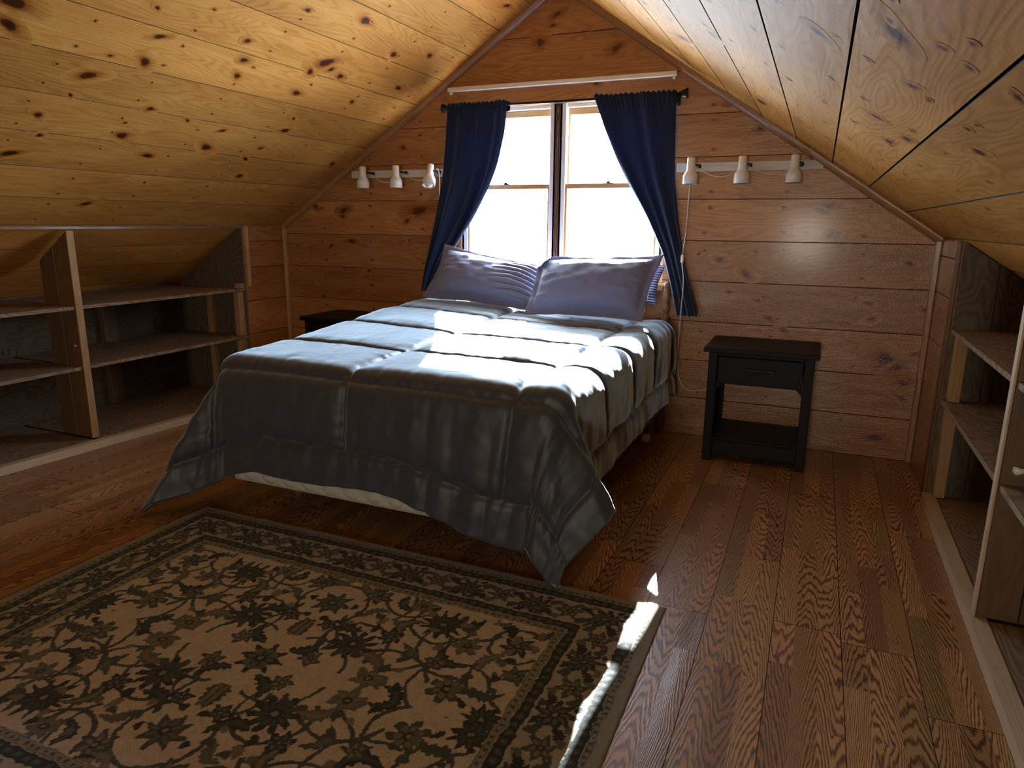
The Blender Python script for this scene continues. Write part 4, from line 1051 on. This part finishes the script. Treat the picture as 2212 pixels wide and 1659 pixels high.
# ================================================================ THE RUG
def make_rug():
    RX0, RX1, RY1, RY0 = -0.872, 1.172, -2.058, -3.590
    nx, ny = 680, 510
    gx, gy = np.meshgrid(np.linspace(0, 1, nx), np.linspace(0, 1, ny), indexing='ij')
    w, h = RX1-RX0, RY1-RY0
    x0 = (gx-0.5)*w; y0 = (gy-0.5)*h
    x = x0+0.006*vnoise(x0*90, y0*90, 1)+0.008*vnoise(x0*26, y0*26, 2)
    y = y0+0.006*vnoise(x0*90, y0*90, 3)+0.008*vnoise(x0*26, y0*26, 4)
    BEI = np.array((0.49, 0.445, 0.395)); TAN = np.array((0.225, 0.222, 0.195)); MID = np.array((0.100, 0.120, 0.112))
    DRK = np.array((0.018, 0.028, 0.032)); GRN = np.array((0.050, 0.068, 0.068)); BRN = np.array((0.17, 0.152, 0.125))
    C = np.empty((nx, ny, 3)); C[:] = BEI
    def put(m, c): C[m] = c
    def flower(X, Y, cx, cy, R, n_, ph=0.0, c1=DRK, c2=MID, c3=DRK, mask=True):
        d = np.hypot(X-cx, Y-cy); a = np.arctan2(Y-cy, X-cx)
        rad = 1.3*R*(0.80+0.20*np.cos(n_*a+ph)+0.07*np.cos(2*n_*a+1))
        put((d < rad) & mask, c1); put((d < rad*0.66) & (np.cos(n_*a+ph) > -0.35) & mask, c2)
        put((d < R*0.34) & mask, c3); put((d < R*0.15) & mask, TAN)
    def leaf(X, Y, cx, cy, L, wd, ang, bend=0.0, c=DRK, rib=None, mask=True):
        ca, sa = math.cos(ang), math.sin(ang)
        u = (X-cx)*ca+(Y-cy)*sa; v = -(X-cx)*sa+(Y-cy)*ca; v = v-bend*(u*u/L)
        t = np.clip(u/L, -1, 1); prof = 1.5*wd*np.sqrt(np.clip(1-t*t, 0, 1))*(1-0.35*t)
        ser = 1+0.20*np.sin(u/L*17)
        m = (np.abs(v) < prof*ser) & (np.abs(u) < L) & mask
        put(m, c)
        if rib is not None: put(m & (np.abs(v) < prof*0.35), rib)
    def arc(X, Y, cx, cy, r, a0, a1, c=GRN, wd=0.006, mask=True):
        d = np.abs(np.hypot(X-cx, Y-cy)-r); a = (np.degrees(np.arctan2(Y-cy, X-cx))-a0) % 360
        put((d < wd) & (a < (a1-a0)) & mask, c)
    ed = np.minimum(np.minimum(x+w/2, w/2-x), np.minimum(y+h/2, h/2-y))
    along = np.where(np.minimum(x+w/2, w/2-x) < np.minimum(y+h/2, h/2-y), y, x)
    fm = ed > 0.286
    X, Y = np.abs(x), np.abs(y)
    # flowing stems
    for (cx, cy, r, a0, a1) in ((.20, .17, .105, -40, 230), (.56, .10, .115, 10, 300), (.40, .37, .10, 120, 400), (.0, .33, .12, -60, 240), (.66, .36, .085, 60, 330),
                                (.36, .05, .14, 20, 150), (.12, .02, .13, 5, 120), (.10, .40, .16, -30, 60), (.52, .28, .14, 160, 290), (.70, .20, .12, 120, 240),
                                (.30, .26, .17, -70, 20), (.47, .46, .14, 200, 330), (.04, .14, .10, -20, 100), (.25, .46, .10, 180, 330), (.64, .02, .10, 30, 160)):
        arc(X, Y, cx, cy, r, a0, a1, mask=fm)
    rg = random.Random(77)
    for (cx, cy, L, wd, ang, bend, c, rib) in ((.10, .09, .055, .013, .9, .5, DRK, GRN), (.31, .13, .060, .014, -.6, -.6, MID, BRN), (.45, .02, .055, .012, 2.3, .5, DRK, GRN), (.67, .11, .05, .012, .2, .6, GRN, None),
                                (.50, .20, .065, .015, -.35, .7, DRK, GRN), (.29, .32, .060, .015, 1.2, -.7, GRN, BRN), (.48, .40, .055, .013, .5, .6, DRK, None), (.12, .24, .060, .015, 2.6, -.5, DRK, GRN),
                                (.08, .45, .055, .013, .2, .5, MID, BRN), (.60, .44, .05, .012, 2.5, .5, DRK, None), (.72, .44, .04, .011, .9, .4, GRN, None), (.22, .42, .05, .012, -.9, .5, DRK, GRN),
                                (.38, .20, .05, .012, 1.9, .6, GRN, None), (.01, .18, .05, .013, 1.57, .0, GRN, BRN), (.16, .35, .045, .011, .6, -.5, MID, None), (.60, .27, .05, .012, 1.1, -.5, MID, BRN)):
        leaf(X, Y, cx, cy, L, wd, ang, bend, c, rib, fm)
    for (cx, cy, R, n_, c1, c2) in ((.0, .0, .055, 8, DRK, MID), (.20, .165, .060, 11, DRK, GRN), (.56, .10, .048, 7, GRN, BRN), (.40, .37, .058, 11, DRK, GRN), (.0, .33, .050, 8, GRN, MID), (.66, .36, .042, 7, DRK, MID),
                                (.34, .05, .040, 6, MID, BRN), (.12, .43, .040, 6, GRN, BRN), (.70, .03, .046, 10, DRK, GRN), (.52, .30, .038, 6, MID, BRN), (.28, .245, .034, 6, DRK, MID), (.47, .19, .030, 5, GRN, BRN),
                                (.29, .44, .036, 7, MID, BRN), (.71, .23, .034, 6, GRN, MID), (.13, .06, .030, 5, GRN, BRN), (.07, .22, .028, 5, DRK, MID)):
        flower(X, Y, cx, cy, R, n_, cx*9, c1, c2, DRK, fm)
    for i in range(46):
        leaf(X, Y, rg.uniform(.02, .73), rg.uniform(.02, .48), rg.uniform(.014, .026), rg.uniform(.006, .010), rg.uniform(0, 3.1), rg.uniform(-.5, .5), rg.choice((DRK, GRN, MID, BRN)), None, fm)
    # border bands
    b = ~fm; put(b, BEI*0.74*np.array((0.95, 1.0, 1.0)))
    vm = (ed > 0.095) & (ed < 0.215); vd = ed-0.155
    p = 0.245; q = (along/p) % 1.0; q2 = np.abs(q-0.5)*p
    vine = np.abs(vd-0.035*np.sin(2*math.pi*along/p)) < 0.0045
    put(vm & vine, GRN)
    LX = (q-0.5)*p
    sgn = np.ones_like(LX)
    flower(LX, vd, 0.0, 0.004, .046, 9, 0.0, DRK, MID, DRK, vm)
    for cc in (-p/2, p/2): flower(LX, vd, cc, -0.004, .036, 6, 1.0, GRN, BRN, DRK, vm)
    for (cx, cy, L, wd, a_, c_) in ((.062, .030, .028, .010, .5, DRK), (-.062, -.030, .028, .010, .5, DRK), (.066, -.034, .026, .009, -.6, GRN), (-.066, .034, .026, .009, -.6, GRN), (.092, .044, .018, .008, 1.2, MID), (-.092, -.046, .018, .008, 1.2, MID), (.034, .050, .017, .007, .2, GRN), (-.036, -.050, .017, .007, .2, MID), (.040, -.050, .016, .007, 2.4, DRK), (-.04, .05, .016, .007, 2.4, DRK)):
        leaf(LX, vd, cx, cy, L, wd, a_, 0.3, c_, None, vm)
    for lo, hi, n_ in ((0.052, 0.088, 0.034), (0.222, 0.256, 0.034)):
        m = (ed > lo) & (ed < hi); put(m, DRK*0.9)
        t = ((along/n_) % 1-0.5)*n_; d = np.hypot(t, (ed-(lo+hi)/2)*1.1); put(m & (d < 0.012), GRN); put(m & (d < 0.005), MID)
    for lo, hi in ((0.033, 0.050), (0.260, 0.284)):
        m = (ed > lo) & (ed < hi); put(m, TAN); t = (along/0.024) % 1
        put(m & (np.abs(t-0.5) < 0.2) & (np.abs(ed-(lo+hi)/2) < 0.005), GRN)
        put(m & ((ed < lo+0.0025) | (ed > hi-0.0025)), MID)
    put(ed < 0.033, TAN*1.15)
    C *= (1+0.30*vnoise(x0*300, y0*300, 6)+0.18*vnoise(x0*60, y0*60, 7))[..., None]
    zz = 0.0095+0.0012*vnoise(x0*260, y0*260, 9)+0.0015*vnoise(x0*6, y0*6, 10)
    e = np.minimum(np.minimum(gx*w, (1-gx)*w), np.minimum(gy*h, (1-gy)*h)); zz = zz*np.clip(0.35+e/0.006, 0, 1)
    P = np.stack([RX0+gx*w+0.003*vnoise(gy*5, gx*0, 3), RY0+gy*h+0.003*vnoise(gx*6, gy*0, 4), zz], -1).reshape(-1, 3)
    me = bpy.data.meshes.new('rug'); i, j = np.meshgrid(np.arange(nx-1), np.arange(ny-1), indexing='ij')
    a = (i*ny+j).ravel(); F = np.stack([a, a+ny, a+ny+1, a+1], -1)
    loop = np.concatenate([np.arange(nx)*ny, (nx-1)*ny+np.arange(1, ny), np.arange(nx-2, -1, -1)*ny+ny-1, np.arange(ny-2, 0, -1)])
    low = P[loop].copy(); low[:, 2] = 0.0004; nb = len(P); k = np.arange(len(loop)); k2 = (k+1) % len(loop)
    SF = np.stack([loop[k], nb+k, nb+k2, loop[k2]], -1)
    allv = np.concatenate([P, low]); allf = np.concatenate([F, SF])
    me.vertices.add(len(allv)); me.vertices.foreach_set('co', allv.ravel().astype(np.float32))
    me.loops.add(len(allf)*4); me.polygons.add(len(allf))
    me.loops.foreach_set('vertex_index', allf.ravel().astype(np.int32)); me.polygons.foreach_set('loop_start', np.arange(len(allf), dtype=np.int32)*4)
    me.polygons.foreach_set('use_smooth', np.ones(len(allf), bool))
    at = me.color_attributes.new('weave', 'FLOAT_COLOR', 'POINT'); cc = np.ones((len(allv), 4), np.float32); cc[:nb, :3] = C.reshape(-1, 3); cc[nb:, :3] = TAN
    at.data.foreach_set('color', cc.ravel()); me.update(calc_edges=True); me.validate()
    t = NT('woven_rug'); col = t.attr('weave').outputs['Color']
    tc = t.n('ShaderNodeTexCoord'); nz = t.noise(tc.outputs['Object'], 420.0, 2.0, 0.7)
    col = t.mix(0.5, col, t.ramp(nz, [(0.3, (0.62, 0.62, 0.62)), (0.7, (1.25, 1.22, 1.18))]), 'MULTIPLY')
    me.materials.append(t.out(col, 0.95, t.bump(nz, 0.6, 0.003), Sheen_Weight=0.1))
    o = bpy.data.objects.new('rug', me); COL.objects.link(o)
    return tag(o, 'beige and dark green floral bordered rug on the floor before the foot of the bed', 'rug')
make_rug()
